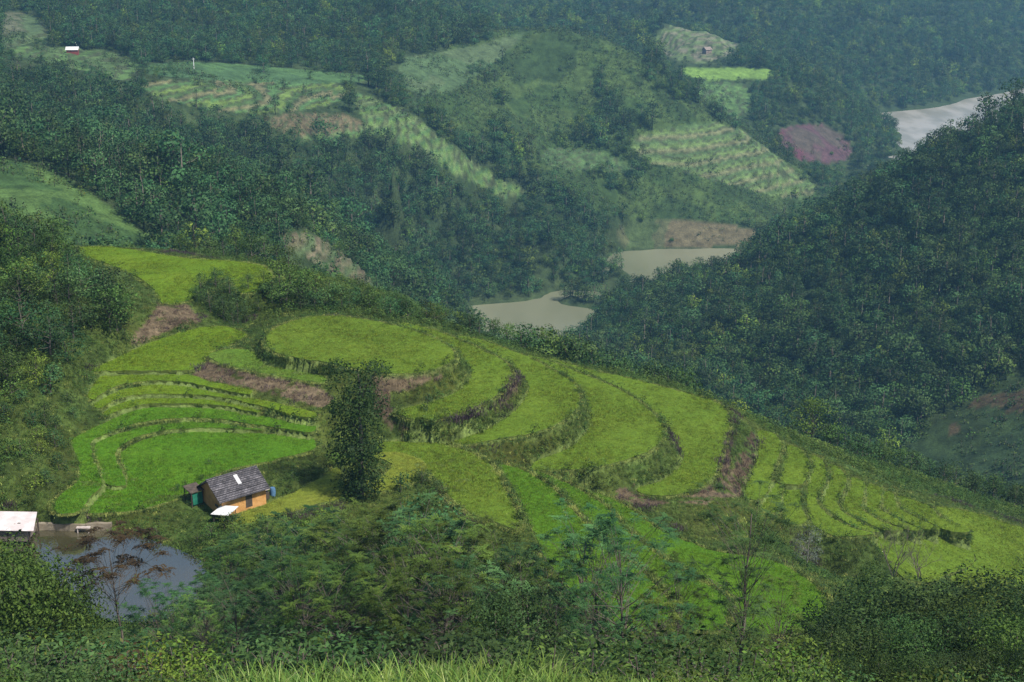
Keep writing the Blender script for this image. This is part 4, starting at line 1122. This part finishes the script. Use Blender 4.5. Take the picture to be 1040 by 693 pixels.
# foreground kinds (60 to 120 m away)
for i, m_ in enumerate(['blue', 'mid', 'olive', 'blue', 'olive']):
    K['feather%d' % i] = kind_feath(440 + i, m_, 14, 10, tips_n=[86, 78, 84, 64, 50][i], clear=.30, frond=.85, leafl=.19)
K['sparse_tall'] = kind_feath(451, 'deep', 18, 8.6, tips_n=74, clear=.30, frond=.8, density=.95, vase=True, thin=.45)
K['rusty'] = kind_feath(452, 'rust', 13, 8.4, tips_n=44, clear=.72, thin=.5, frond=.9, leafl=.26, density=.75, droop=.5)
for i, m_ in enumerate(['black', 'black', 'deep', 'olive']):
    K['near_%s%d' % (m_, i)] = kind_dense(460 + i, m_, 10, 8.5, .22, .95, 44, .12, 'round', aspect=.5)
K['near_grey'] = kind_dense(470, 'grey', 8, 6.5, .26, .75, 26, .25, 'round', aspect=.4, bk=pale_bark)
K['yellow_top'] = kind_dense(471, 'bright', 8.5, 7.5, .3, .8, 24, .25, 'round')
for i, m_ in enumerate(['bright', 'deep', 'mid', 'blue', 'olive', 'rust']):
    K['shrub_%s' % m_] = kind_dense(480 + i, m_, 3, 3.6, .15, .6, 13, .02, 'bush', aspect=.5)
bt = bare_tree(490, 8, 6)
K['bare'] = (8, None, bt.mesh('trunk', bark, normals=False))
COUNT = {}
def put(kind, x, y, H, label, cat, group=None, name=None, rz=None, wide=1.0):
    Hk, cm, tm = K[kind]
    z = float(terr(x, y)[0]) + CAMZ
    s = H / Hk
    COUNT[cat] = COUNT.get(cat, 0) + 1
    t = empty(name or cat.replace(' ', '_'), (x, y, z - .1), random.uniform(0, 6.28) if rz is None else rz, label=label, cat=cat, group=group)
    t.scale = (s * wide, s * wide, s)
    for nm, me in (('crown', cm), ('trunk', tm)):
        if me is None: continue
        nm2 = {'crown': 'crown' if 'bush' not in cat and 'shrub' not in cat else 'foliage', 'trunk': 'trunk' if 'shrub' not in cat and 'bush' not in cat else 'stem'}[nm]
        o = bpy.data.objects.new(nm2, me); COL.objects.link(o); o.parent = t
    return t
def tall(px, top, D, kind, label, cat='tree', group=None, wide=1.0, hmin=1.0, hmax=22, **kw):
    """a plant at distance D under view column px whose top reaches view row 'top'"""
    x, y, z = at_d(px, top, D)
    for _ in range(2):
        x = (px - 520) / FPX * (y * CP - z * SP)
    H = z - float(terr(x, y)[0])
    return put(kind, x, y, min(hmax, max(hmin, H)), label, cat, group, wide=wide, **kw)
rj = random.Random(3)
def area(poly, d0, d1, sp, kinds, hrange, label, cat, group, seed, prob=1.0, limit=999, wide=1.0):
    rg = np.random.default_rng(seed); rr = random.Random(seed)
    P = np.array(poly, float)
    x, y = jitter_grid(-.45 * d1, .45 * d1, d0, d1, sp, rg)
    z = terr(x, y); px, py = project(x, y, z)
    k = inside(P, px, py) & (rg.random(len(x)) < prob) & ~lookup(INT, x, y) & ~inside(grow(POND, .5), x, y)
    for X, Y in list(zip(x[k], y[k]))[:limit]:
        kd = rr.choice(kinds); lb = label[kd] if isinstance(label, dict) else label
        put(kd, X, Y, rr.uniform(*hrange), lb, cat, group, wide=wide * rr.uniform(.9, 1.2))
    print(group, int(k.sum()))
# --- single trees one can point at
x_, y_ = at_z(366, 500, -74.4)
put('columnar', x_, y_, 18.8, 'tall dark columnar tree standing alone between the clay house and the terraced hill', 'tree', rz=0)
tall(113, 541, 112, 'rusty', 'slender reddish-leaved tree standing in front of the pond', rz=1.0)
tall(757, 497, 76, 'sparse_tall', 'tall sparse tree with straight thin trunk in front of the bright rice strips', rz=.5)
tall(822, 533, 176, 'near_grey', 'pale grey-leaved tree beside the foot of the bright rice strips', wide=.8)
tall(912, 532, 186, 'bare', 'leafless twiggy tree in front of the lower spur field, left one of the bare pair', wide=.9, rz=.4)
tall(938, 538, 187, 'bare', 'leafless twiggy tree in front of the lower spur field, right one of the bare pair', wide=.8, rz=2.4)
tall(886, 568, 146, 'near_olive3', 'olive-topped bushy tree just below the bare twiggy trees', wide=.75)
tall(827, 404, 262, 'yellow_top', 'rounded yellow-green tree behind the ridge where the spur fan begins', wide=1.05, hmax=13)
for (px, top, bot, kd, wd, lb) in [(200, 90, 112, 'cone', .8, 'dark pointed tree standing alone before the far striped fields'), (400, 143, 165, 'cone', .8, 'small dark pointed tree above the left forest edge, near the slanting fields'),
        (322, 123, 136, 'mid_deep2', .9, 'small round tree on the far reddish soil'), (375, 130, 155, 'mid_deep0', 1.1, 'dark broad tree behind the left forest, just below the reddish soil'), (140, 68, 84, 'mid_deep2', 1, 'dark round tree at the left end of the far striped fields'),
        (268, 52, 74, 'mid_blue3', .8, 'round tree at the edge of the far forest above the long green strip'), (345, 245, 262, 'mid_mid1', .8, 'small tree beside the brown stepped plot'),
        (442, 88, 100, 'mid_deep0', 1, 'dark tree on the left shoulder of the middle hill')]:
    x, y, z = hit(px, bot, 400)
    put(kd, x, y, (bot - top) / FPX * math.hypot(y, z) , lb, 'tree', wide=wd)
x_, y_ = at_z(434, 442, -75.0)
put('bush_blue', x_, y_ + .8, 2.6, 'small dark shrub at the left foot of the first crescent terrace', 'shrub', name='shrub', wide=.7)
x, y = at_z(674, 436, -80.6)
put('bush_mid', x, y, 2.2, 'small shrub on the right lip of the third crescent terrace', 'shrub', name='shrub')
# --- left slope
LS = {'mid_deep0': 'dark rounded tree in the dense cover of the near left slope', 'mid_mid1': 'mid-green tree in the dense cover of the near left slope', 'mid_deep2': 'dark rounded tree in the dense cover of the near left slope',
      'mid_blue3': 'bluish green tree in the dense cover of the near left slope', 'mid_olive4': 'olive tree in the dense cover of the near left slope', 'mid_bright5': 'light green tree in the dense cover of the near left slope'}
area([(-60,212),(0,228),(60,262),(95,298),(122,322),(140,340),(128,348),(108,354),(92,366),(72,382),(60,398),(20,410),(-60,405)], 170, 262, 4.4, ['mid_deep0','mid_mid1','mid_deep2','mid_blue3','mid_olive4','mid_bright5','mid_mid1','mid_deep0'], (4.6, 7.6), LS, 'tree', 'trees on the near left slope', 1)
area([(-60,208),(0,222),(60,250),(105,285),(142,318),(152,334),(136,345),(108,354),(92,366),(72,382),(60,398),(20,410),(-60,405)], 170, 262, 3.6, ['bush_deep','bush_mid','bush_deep','bush_blue'], (2.4, 4.0), {'bush_deep': 'dark bush between the trees of the near left slope', 'bush_mid': 'mid-green bush between the trees of the near left slope', 'bush_blue': 'bluish bush between the trees of the near left slope'}, 'shrub', 'bushes on the near left slope', 21)
area([(-60,395),(20,405),(60,395),(92,372),(96,392),(84,420),(78,450),(60,490),(30,520),(-60,520)], 150, 230, 3.0, ['bush_deep','bush_mid','bush_blue','bush_bright'], (1.2, 2.6), {'bush_deep': 'dark low shrub on the weedy bank left of the curved rice strips', 'bush_mid': 'mid-green low shrub on the weedy bank left of the curved rice strips', 'bush_blue': 'bluish low shrub on the weedy bank left of the curved rice strips', 'bush_bright': 'light green low shrub on the weedy bank left of the curved rice strips'}, 'shrub', 'shrubs on the weedy bank at the left', 2, prob=.85)
# --- trees round the far field and behind the oval field
LT = {k: v + ' in the row behind the yellow-green far field' for k, v in {'mid_deep0': 'dark tree', 'mid_deep2': 'dark tree', 'mid_mid1': 'mid-green tree', 'mid_blue3': 'bluish tree', 'mid_olive4': 'olive tree'}.items()}
for i, (px, top, D) in enumerate([(182,236,276),(198,240,272),(212,235,277),(226,238,270),(240,234,274),(254,231,270),(268,232,274),(280,244,262),(292,248,256)]):
    kd = ['mid_mid1','mid_deep0','mid_deep2','mid_deep0','mid_mid1','mid_deep2','mid_deep0','mid_deep2','mid_olive4'][i]
    tall(px, top, D, kd, LT[kd], group='trees behind the far field', hmax=9, wide=.95)
LC = {'mid_deep0': 'dark tree in the clump between the far field and the lobed field', 'mid_deep2': 'dark tree in the clump between the far field and the lobed field', 'mid_mid1': 'mid-green tree in the clump between the far field and the lobed field', 'mid_blue3': 'bluish tree in the clump between the far field and the lobed field', 'mid_olive4': 'olive tree in the clump between the far field and the lobed field', 'bush_deep': 'dark tree in the clump between the far field and the lobed field'}
for i, (px, top, D) in enumerate([(203,276,236),(218,270,240),(232,279,236),(212,290,231),(226,298,230),(240,300,229),(200,300,232),(248,306,230),(262,300,233),(236,312,227),(252,290,238),(268,290,240)]):
    kd = ['mid_deep0','mid_deep2','mid_deep0','mid_blue3','mid_deep2','mid_deep0','mid_mid1','mid_mid1','mid_olive4','mid_deep0','mid_deep2','mid_mid1'][i]
    tall(px, top, D, kd, LC[kd], group='clump between the far field and the lobed field', hmax=8, hmin=3)
def rowof(pts, D, kinds, desc, group, seed, hmax=10, hmin=2.0, jx=5, jd=5):
    rr = random.Random(seed)
    for (px, top) in pts:
        kd = rr.choice(kinds); cl = kd.split('_')[1].rstrip('0123456789')
        col_ = {'deep': 'dark', 'mid': 'mid-green', 'blue': 'bluish', 'olive': 'olive', 'bright': 'light green'}[cl]
        tall(px + rr.uniform(-jx, jx), top + rr.uniform(-3, 3), (D(px) if callable(D) else D) + rr.uniform(-jd, jd), kd, col_ + ' ' + desc, group=group, hmax=hmax, hmin=hmin, wide=rr.uniform(.9, 1.15),
             cat='tree' if 'mid_' in kd else 'shrub')
MK = ['mid_deep0','mid_mid1','mid_deep2','mid_blue3','mid_olive4']
rowof([(285,262),(298,268),(310,272),(322,274),(336,280),(350,284),(364,288),(378,294),(392,296),(404,300),(418,304),(290,284),(304,290),(320,294),(338,300),(356,304),(374,306),(392,310),(410,314),(278,300),(300,304)],
      lambda px: 235 + (px - 280) * .07, MK, 'tree in the belt behind the oval field', 'trees behind the oval field', 5, jd=4, hmin=4.5)
rowof([(430,304),(441,310),(452,318),(464,324),(476,326),(488,332),(500,338),(512,340),(446,326),(470,334)], 250, MK, 'tree behind the ridge, below the nearest reservoir pool', 'trees below the nearest pool', 6, hmin=4.5)
rowof([(524,329),(536,333),(546,327),(556,333),(566,341),(578,340),(590,337),(602,347),(612,353),(622,357),(634,363),(645,367),(656,369),(668,367),(680,371),(692,377),(704,387),(530,339),(552,341),(574,347),(598,353),(640,361),(664,365),(686,371)], 262, ['mid_deep0','mid_deep2','mid_deep0','mid_blue3','mid_mid1'], 'tree behind the ridge between the nearest pool and the largest terrace', 'trees behind the ridge', 7, hmin=7, hmax=15)
rowof([(716,396),(730,400),(742,404),(752,402),(764,410),(776,418),(788,424),(800,428),(812,432),(722,404),(748,412),(770,424)], 256, ['bush_mid','bush_bright','bush_deep'], 'shrub along the ridge between the largest terrace and the spur', 'shrubs along the ridge', 8, hmin=1.2, hmax=5)
rowof([(838,446),(850,452),(862,456),(874,462),(886,468),(898,470),(910,474),(922,476),(934,480),(946,486),(958,488),(970,494),(982,500),(994,504),(1006,508),(1018,514),(1030,514),(1042,516),(870,470),(900,480),(930,488),(955,498),(985,508),(1010,516),(845,462),(1034,500),(1044,494)],
      lambda px: 262 - (px - 838) * .02, ['mid_deep0','mid_deep2','mid_mid1','mid_deep0'], 'tree in the dense row behind the spur, left of the reddish clearing', 'trees behind the spur', 9, hmin=6, hmax=13, jd=6)
# --- pond margin, house garden, purple thickets
area([(112,538),(150,540),(175,548),(200,552),(222,560),(236,575),(215,582),(205,566),(168,553),(140,545)], 140, 180, 2.1, ['bush_deep','bush_mid','bush_mid'], (1.3, 2.6), 'leafy shrub on the bank between the pond and the clay house', 'shrub', 'shrubs on the pond bank', 12)
area([(196,545),(240,532),(300,522),(345,512),(352,530),(300,560),(230,575)], 135, 180, 2.6, ['bush_mid','bush_bright','bush_deep'], (1.2, 2.4), 'green shrub on the slope just below the yellowish meadow', 'shrub', 'shrubs below the meadow', 13)
area([(278,490),(300,484),(318,474),(330,466),(345,462),(350,472),(330,482),(300,495)], 165, 195, 2.0, ['bush_mid','bush_bright'], (.9, 1.8), 'pale shrub on the strip between the clay house and the dark columnar tree', 'shrub', 'shrubs right of the house', 14)
for i, (px, row, D) in enumerate([(206,512,171),(214,504,176),(198,520,168),(190,517,169),(182,522,168)]):
    tall(px, row - 9 + i, D, 'bush_deep', 'dark shrub beside the left wall of the clay house', cat='shrub', group='shrubs left of the house', hmax=2.2)
area([(395,455),(430,470),(470,500),(500,540),(470,545),(430,510),(400,500),(385,490)], 150, 190, 2.6, ['bush_mid','bush_deep','bush_blue'], (1.2, 2.8), 'shrub right of the dark columnar tree, at the edge of the dull green field', 'shrub', 'shrubs by the dull green field', 15, prob=.7)
tall(432, 474, 150, 'mid_blue3', 'tallest bushy shrub rising right of the dark columnar tree', hmax=9)
# --- foreground, tree by tree
FT = [ # column, top row, distance, kind, width
 (18,545,100,'near_olive3',.9),(48,560,104,'near_olive3',.8),(-14,556,98,'near_olive3',.9),
 (226,560,118,'feather1',.9),(245,545,122,'feather0',.95),(268,533,120,'feather1',1),(292,528,116,'feather0',1),(318,523,114,'feather3',1),(342,530,112,'feather1',1),
 (366,520,110,'feather2',1),(388,512,112,'feather0',1),(408,514,104,'feather2',1),(428,520,102,'feather3',1),(450,530,98,'feather2',1),(472,536,104,'feather4',.9),(494,534,100,'feather2',.9),
 (205,590,105,'feather0',.9),(232,585,100,'feather3',1),(260,578,98,'feather2',1),(290,570,96,'feather0',1),(322,566,92,'feather1',1),(352,572,90,'feather2',1),(384,566,88,'feather0',1),(414,562,88,'feather4',1),
 (446,572,86,'feather2',1),(478,574,88,'feather3',1),(508,566,92,'feather2',.9),(536,556,96,'feather3',.9),(562,562,94,'feather4',.8),(588,520,98,'feather3',.75),(612,532,100,'feather0',.7),
 (640,528,90,'feather3',.9),(694,566,92,'feather1',.6),(792,586,88,'feather2',.6),(532,590,80,'near_deep2',.8),(500,600,78,'near_deep2',.7),(604,590,84,'feather3',.55),(668,600,88,'feather4',.7),
 (156,592,104,'feather0',.8),(178,604,100,'feather3',.8),(196,612,96,'feather1',.8)]
FL = {'feather0': 'feathery bluish green tree', 'feather1': 'feathery mid-green tree', 'feather2': 'feathery olive tree', 'feather3': 'feathery layered bluish green tree', 'feather4': 'thin feathery olive tree', 'near_olive3': 'olive-brown bushy tree', 'near_deep2': 'dark dense tree'}
for q_, (px, top, D, kd, wd) in enumerate(FT):
    if q_ % 4 == 2 and 215 < px < 520: continue
    if px < 60: lb, g = 'olive-brown bushy tree at the lower left, just below the tin-roofed pond shed', 'olive trees below the pond shed'
    elif px < 215: lb, g = FL[kd] + ' on the near shore of the pond', 'trees on the near shore of the pond'
    elif top < 550 and px < 460: lb, g = FL[kd] + ' in the upper rank below the house and meadow', 'feathery trees below the meadow'
    elif px < 520: lb, g = FL[kd] + ' in the middle of the lower thicket, above the cane grass', 'feathery trees above the cane grass'
    else: lb, g = FL[kd] + ' standing in front of the bright green rice strips', 'trees before the bright rice strips'
    tall(px, top, D, kd, lb, group=g, wide=wd * 1.05, hmax=20)
RT = [(842,612,96,0),(868,600,100,1),(900,592,104,0),(925,588,100,1),(948,596,98,0),(972,590,104,2),(996,582,104,0),(1020,576,100,3),(1044,580,98,0),(850,640,80,1),(880,630,82,0),(910,624,84,2),(940,628,80,1),
      (968,622,82,0),(1000,618,84,1),(1030,622,80,3),(865,665,66,0),(900,660,66,1),(935,662,64,0),(970,660,66,2),(1005,655,64,0),(1040,655,64,1),(985,600,92,3),(1060,600,92,1)]
RK = ['near_black0','near_black1','near_deep2','near_olive3']
for (px, top, D, k) in RT:
    kd = RK[k]; ds = ['nearly black-green dense tree', 'nearly black-green dense tree', 'deep green dense tree', 'olive dense tree'][k]
    pos = 'on the back edge of the dark thicket at the lower right' if top < 605 else ('in the middle of the dark thicket at the lower right' if top < 650 else 'at the bottom of the dark thicket at the lower right')
    tall(px, top, D, kd, ds + ' ' + pos, group='trees of the dark thicket', wide=1.0, hmax=16)
# shrubs of the foreground slope
def shrubs(spots, kd, label, group, hmax=6, wide=1.1):
    for (px, top, D) in spots: tall(px, top, D, kd, label, cat='shrub', group=group, hmax=hmax, hmin=1.2, wide=wide)
shrubs([(150,640,76),(172,636,78),(196,642,76),(160,660,66),(186,662,66),(210,660,68),(178,680,58),(205,684,58),(150,682,58)], 'shrub_bright', 'bright olive-green leafy bush at the bottom left, right of the dark bushes', 'bright bushes at the bottom left')
shrubs([(92,600,92),(108,606,90),(82,612,86),(102,620,84),(126,612,90),(140,622,86),(64,610,88)], 'shrub_blue', 'bluish green broad bush just below the reddish tree at the pond', 'bluish bushes below the pond')
shrubs([(20,600,84),(45,612,80),(10,640,70),(38,650,68),(62,640,70),(84,650,70),(20,675,60),(50,680,60),(78,682,58),(100,668,64),(-5,620,76),(240,650,72),(232,670,62),(245,685,57)], 'shrub_deep', 'dark green bush in the shaded lower left corner', 'dark bushes in the lower left corner', wide=1.3)
shrubs([(110,636,78),(128,650,72),(118,668,64),(132,684,58)], 'shrub_rust', 'brownish bush at the foot of the reddish tree', 'brownish bushes at the lower left')
shrubs([(800,640,76),(820,646,74),(784,650,72),(836,652,72),(808,664,66),(830,672,62)], 'shrub_bright', 'bright green bush left of the dark thicket at the lower right', 'bright bushes left of the dark thicket')
shrubs([(560,640,70),(585,636,72),(612,632,74),(640,636,72),(665,640,70),(690,642,70),(715,640,70),(740,644,70),(765,648,68),(600,650,64),(650,652,64),(700,654,64)], 'shrub_mid', 'mid-green bush behind the corn-like grass at the bottom', 'bushes behind the bottom grass', wide=1.3)
shrubs([(545,625,78),(575,622,80),(630,618,84),(680,622,84),(720,612,90),(700,628,80),(740,625,84),(780,618,92),(800,608,98),(830,600,108)], 'shrub_olive', 'olive bush at the near foot of the bright rice strips', 'olive bushes below the rice strips', wide=1.2)
shrubs([(515,628,72),(480,620,76),(440,612,80),(400,616,80),(360,618,80),(320,620,80),(285,624,78),(255,628,78),(460,636,70),(420,634,72),(380,636,72),(340,638,72),(300,640,70),(270,646,68),(500,645,66)], 'shrub_deep', 'dark bush in the shade under the feathery trees', 'dark bushes under the feathery trees', wide=1.4)
shrubs([(850,590,124),(868,600,120),(960,572,128),(985,570,128),(1010,566,126),(1035,566,126),(930,578,124),(945,574,126),(900,584,124)], 'shrub_bright', 'light green bush along the near edge of the spur field', 'light bushes along the spur field', wide=1.3)
import json; open('/tmp/count.txt','w').write(json.dumps(COUNT))

# --- small growth nobody could count
def tuft(name, seed, m_, **kw):
    return hide_proto(name, blades(seed, **kw).mesh(name, LM[m_]))
G = {
 'weed': tuft('weed_tuft', 500, 'weed', n_=34, H=.55, spread=.5, w_=.07, segs=2, base=.3),
 'lemon': tuft('light_tuft', 501, 'lemon', n_=30, H=.42, spread=.3, w_=.06, segs=2, base=.28),
 'dry': tuft('dry_tuft', 502, 'dry', n_=30, H=.55, spread=.35, w_=.06, segs=2, base=.3),
 'purple': tuft('purple_tuft', 503, 'purple', n_=36, H=.6, spread=.3, w_=.075, segs=2, base=.32),
 'rice': tuft('rice_tuft', 504, 'olive', n_=26, H=.4, spread=.22, w_=.05, segs=2, base=.2),
}
_ca, _ta = dense_tree(510, .9, 1.3, .16, .7, 6, 0, shape='bush', aspect=.7)
G['leafy'] = hide_proto('leafy_weed', _ca.mesh('leafy_weed', LM['mid']))
_ca, _ta = dense_tree(511, 1.0, 1.3, .15, .7, 6, 0, shape='bush', aspect=.7)
G['leafy2'] = hide_proto('leafy_weed_light', _ca.mesh('leafy_weed_light', LM['weed']))
GL = ['weed', 'lemon', 'dry', 'purple', 'leafy', 'leafy2']
rg = np.random.default_rng(900)
x, y = jitter_grid(-105, 120, 136, 268, .62, rg)
x2, y2 = jitter_grid(-95, 90, 140, 262, .30, rg)      # steep banks: as many plants per metre of face as on the flat
gx_ = (terr(x2 + .25, y2) - terr(x2 - .25, y2)) / .5; gy_ = (terr(x2, y2 + .25) - terr(x2, y2 - .25)) / .5
st_ = np.hypot(gx_, gy_); k2 = (st_ > .8) & (rg.random(len(x2)) < np.clip(st_ * .28, 0, .9))
rep = np.clip((st_[k2] * .55).astype(int), 1, 5); xx = np.repeat(x2[k2], rep); yy = np.repeat(y2[k2], rep)
x = np.append(x, xx + rg.normal(0, .12, len(xx))); y = np.append(y, yy + rg.normal(0, .12, len(yy)))
k = np.abs(x) < .44 * y + 6
x, y = x[k], y[k]
zt_ = terr(x, y); px, py = project(x, y, zt_)
core_ = np.zeros(len(x), bool)
for kq, Pq in WF.items(): core_ |= inside(grow(Pq, .12), x, y) & (np.abs(zt_ - FIELDS[kq][1] - FIELDS[kq][2] * x) < .5)
ok = ~core_ & ~inside(grow(POND, .3), x, y) & (py < 660)
# keep the yard bare round the house
lx = (x - hx) * math.cos(ANG) + (y - hy) * math.sin(ANG); ly = -(x - hx) * math.sin(ANG) + (y - hy) * math.cos(ANG)
ok &= ~((np.abs(lx) < 3.4) & (np.abs(ly) < 2.9))
x, y, zt_, px, py = x[ok], y[ok], zt_[ok], px[ok], py[ok]
bk = lookup(BANK, x, y); so = lookup(SOILM, x, y)
pn = fbm(x, y, 5, 910, 3)
PURP = [[(283,512),(300,508),(325,504),(345,508),(350,520),(320,526),(290,528),(268,530)], Z2((90,245),(180,275),(300,305),(420,330),(510,340),(510,356),(420,345),(300,322),(180,295),(60,262),(40,290),(20,285)),
        Z3((250,405),(340,380),(430,340),(500,290),(540,235),(560,240),(530,310),(450,370),(340,415),(250,430)), Z4((640,460),(690,250),(712,250),(700,330),(680,480)), Z4((770,440),(800,310),(820,320),(800,430),(780,470)),
        [(445,498),(462,492),(474,505),(470,520),(452,516)], Z3((350,500),(480,490),(490,540),(400,530)), Z4((180,545),(260,540),(300,580),(420,590),(400,620),(240,590))]
pu = np.zeros(len(x), bool)
for pp in PURP: pu |= inside(np.array(pp, float), px, py)
pu |= (fbm(x, y, 7, 915, 2) > .74) & bk
r = rg.random(len(x))
Kk = np.where(pn > .58, 5, np.where(pn > .46, 0, 4))
Kk = np.where(r < .09, 1, Kk)
Kk = np.where(so, np.where(r < .55, 2, np.where(r < .8, 3, 5)), Kk)
Kk = np.where(pu & (r < .8), 3, Kk)
keep = rg.random(len(x)) < np.where(so, .42, np.where(bk, .85, .80))
S = rg.uniform(.6, 1.35, len(x)) * np.where(bk, .85, 1.2) * np.where(pu, 1.1, 1) * np.where(bk & ~pu & (Kk >= 4), .8, 1)
scatter('bank_weeds', np.stack([x, y, zt_ + CAMZ - .03], 1)[keep], S[keep], Kk[keep], rg.uniform(0, 6.28, keep.sum()), [G[g] for g in GL], 'mixed green, dry and purplish weeds covering the banks between the rice terraces', 'weeds')
print('weeds', keep.sum())
# light grass along the rims
PTS = []; SS = []
for k_, P in WF.items():
    Q = densify(grow(P, .42), .28); Q = Q + rg.normal(0, .10, Q.shape)
    bad = np.zeros(len(Q), bool)
    for k2, P2 in WF.items(): bad |= inside(P2, Q[:, 0], Q[:, 1])
    Q = Q[~bad]; z = FIELDS[k_][1] + FIELDS[k_][2] * Q[:, 0] - .27 + CAMZ
    PTS.append(np.column_stack([Q, z]));
    SS.append(np.full(len(Q), .65 if k_ not in ('u1', 'u2', 'u3', 'u4') else 1.2))
PTS = np.vstack(PTS); SS = np.concatenate(SS) * rg.uniform(.6, 1.2, len(PTS))
Kr = rg.choice([0, 1, 5], len(PTS), p=[.22, .73, .05])
scatter('rim_grass', PTS, SS * np.where(Kr == 5, .5, 1), Kr, rg.uniform(0, 6.28, len(PTS)), [G[g] for g in GL], 'pale fringe of grass along the rims of the rice terraces', 'grass')
# foreground cane grass
CG = [hide_proto('cane_kind', blades(520 + i, n_=46, H=h, spread=s, w_=w_, segs=5, base=b_, arch=.55).mesh('cane_grass', LM['cane'])) for i, (h, s, w_, b_) in enumerate([(1.75, 1.2, .065, .4), (1.25, 1.0, .06, .4), (.85, .7, .065, .35)])]
x, y = jitter_grid(-26, 28, 40, 64, .62, rg)
zt_ = terr(x, y); px, py = project(x, y, zt_)
ok = (px > 236) & (px < 830) & (fbm(x, y, 2.6, 930, 2) + .25 * rg.random(len(x)) > .52)
x, y, zt_, px = x[ok], y[ok], zt_[ok], px[ok]
Kc = np.where(px < 560, np.where(rg.random(len(x)) < .5, 0, 1), np.where(rg.random(len(x)) < .6, 1, 2))
Sc = rg.uniform(.6, 1.1, len(x)) * np.where(px < 560, 1.0, .95) * np.clip(1.25 - (y - 44) * .025, .5, 1.1)
scatter('cane_grass', np.stack([x, y, zt_ + CAMZ - .05], 1), Sc, Kc, rg.uniform(0, 6.28, len(x)), CG, 'bright arching cane grass across the bottom of the slope', 'grass')
# undergrowth on the viewer's slope
x, y = jitter_grid(-80, 85, 46, 146, 1.5, rg)
k = (np.abs(x) < .46 * y + 5) & ~inside(grow(POND, 1), x, y) & ~lookup(INT, x, y); x, y = x[k], y[k]
z = terr(x, y)
_ca, _ta = dense_tree(530, 1.5, 2.2, .17, .5, 8, 0, shape='bush', aspect=.55); U1 = hide_proto('undergrowth_kind', _ca.mesh('undergrowth', LM['mid']))
_ca, _ta = dense_tree(531, 1.5, 2.2, .16, .5, 8, 0, shape='bush', aspect=.5); U2 = hide_proto('undergrowth_kind_two', _ca.mesh('undergrowth', LM['deep']))
_ca, _ta = dense_tree(532, 1.3, 2.0, .16, .5, 8, 0, shape='bush', aspect=.5); U3 = hide_proto('undergrowth_kind_three', _ca.mesh('undergrowth', LM['olive']))
scatter('undergrowth', np.stack([x, y, z + CAMZ - .1], 1), rg.uniform(.6, 1.4, len(x)), np.clip((fbm(x, y, 12, 940, 2) * 4.2 - .6 + rg.normal(0, .5, len(x))).astype(int), 0, 2), rg.uniform(0, 6.28, len(x)), [U1, U2, U3], 'low mixed undergrowth on the near slope below the trees', 'undergrowth')

# the rice plants themselves: tufts standing through every crop, parts of their field
RT_ = {}
for cs in ('lime', 'green', 'olive', 'vivid', 'grass', 'yellow'):
    src = M[cs]
    c1 = {'lime': ((.085, .160, .011), (.150, .215, .020)), 'green': ((.055, .150, .010), (.10, .205, .018)), 'olive': ((.088, .155, .015), (.150, .208, .027)), 'vivid': ((.055, .135, .010), (.10, .185, .016)), 'grass': ((.075, .15, .018), (.14, .22, .035)), 'yellow': ((.12, .17, .020), (.20, .225, .035))}[cs]
    LM['rice_' + cs] = leaf_mat('rice_leaf_' + cs, c1[0], c1[1], transl=.3)
    RT_[cs] = [tuft('rice_plants', 550 + q, 'rice_' + cs, n_=22, H=h_, spread=.24, w_=.045, segs=2, base=.17) for q, h_ in enumerate((.46, .38, .52) if cs not in ('grass', 'yellow') else (.3, .22, .36))]
for k_, o, P, cx, cy in FIELDOBJ:
    cs = FIELDS[k_][3]
    if cs not in RT_: continue
    mn, mx_ = P.min(0), P.max(0)
    x, y = jitter_grid(mn[0], mx_[0], mn[1], mx_[1], .40, rg)
    m_ = inside(P, x, y) & (np.abs(x) < .42 * y); x, y = x[m_], y[m_]
    pt = fbm(x, y, 5, 960, 3); m_ = rg.random(len(x)) < .97
    x, y, pt = x[m_], y[m_], pt[m_]
    if not len(x): continue
    z = FIELDS[k_][2] * (x - 0) - .22
    scatter('rice_plants', np.stack([x - cx, y - cy, z + 0 * x], 1), rg.uniform(.75, 1.15, len(x)) * (.93 + .14 * pt), rg.integers(0, 3, len(x)), rg.uniform(0, 6.28, len(x)), RT_[cs], None, None, kind=None, parent=o)
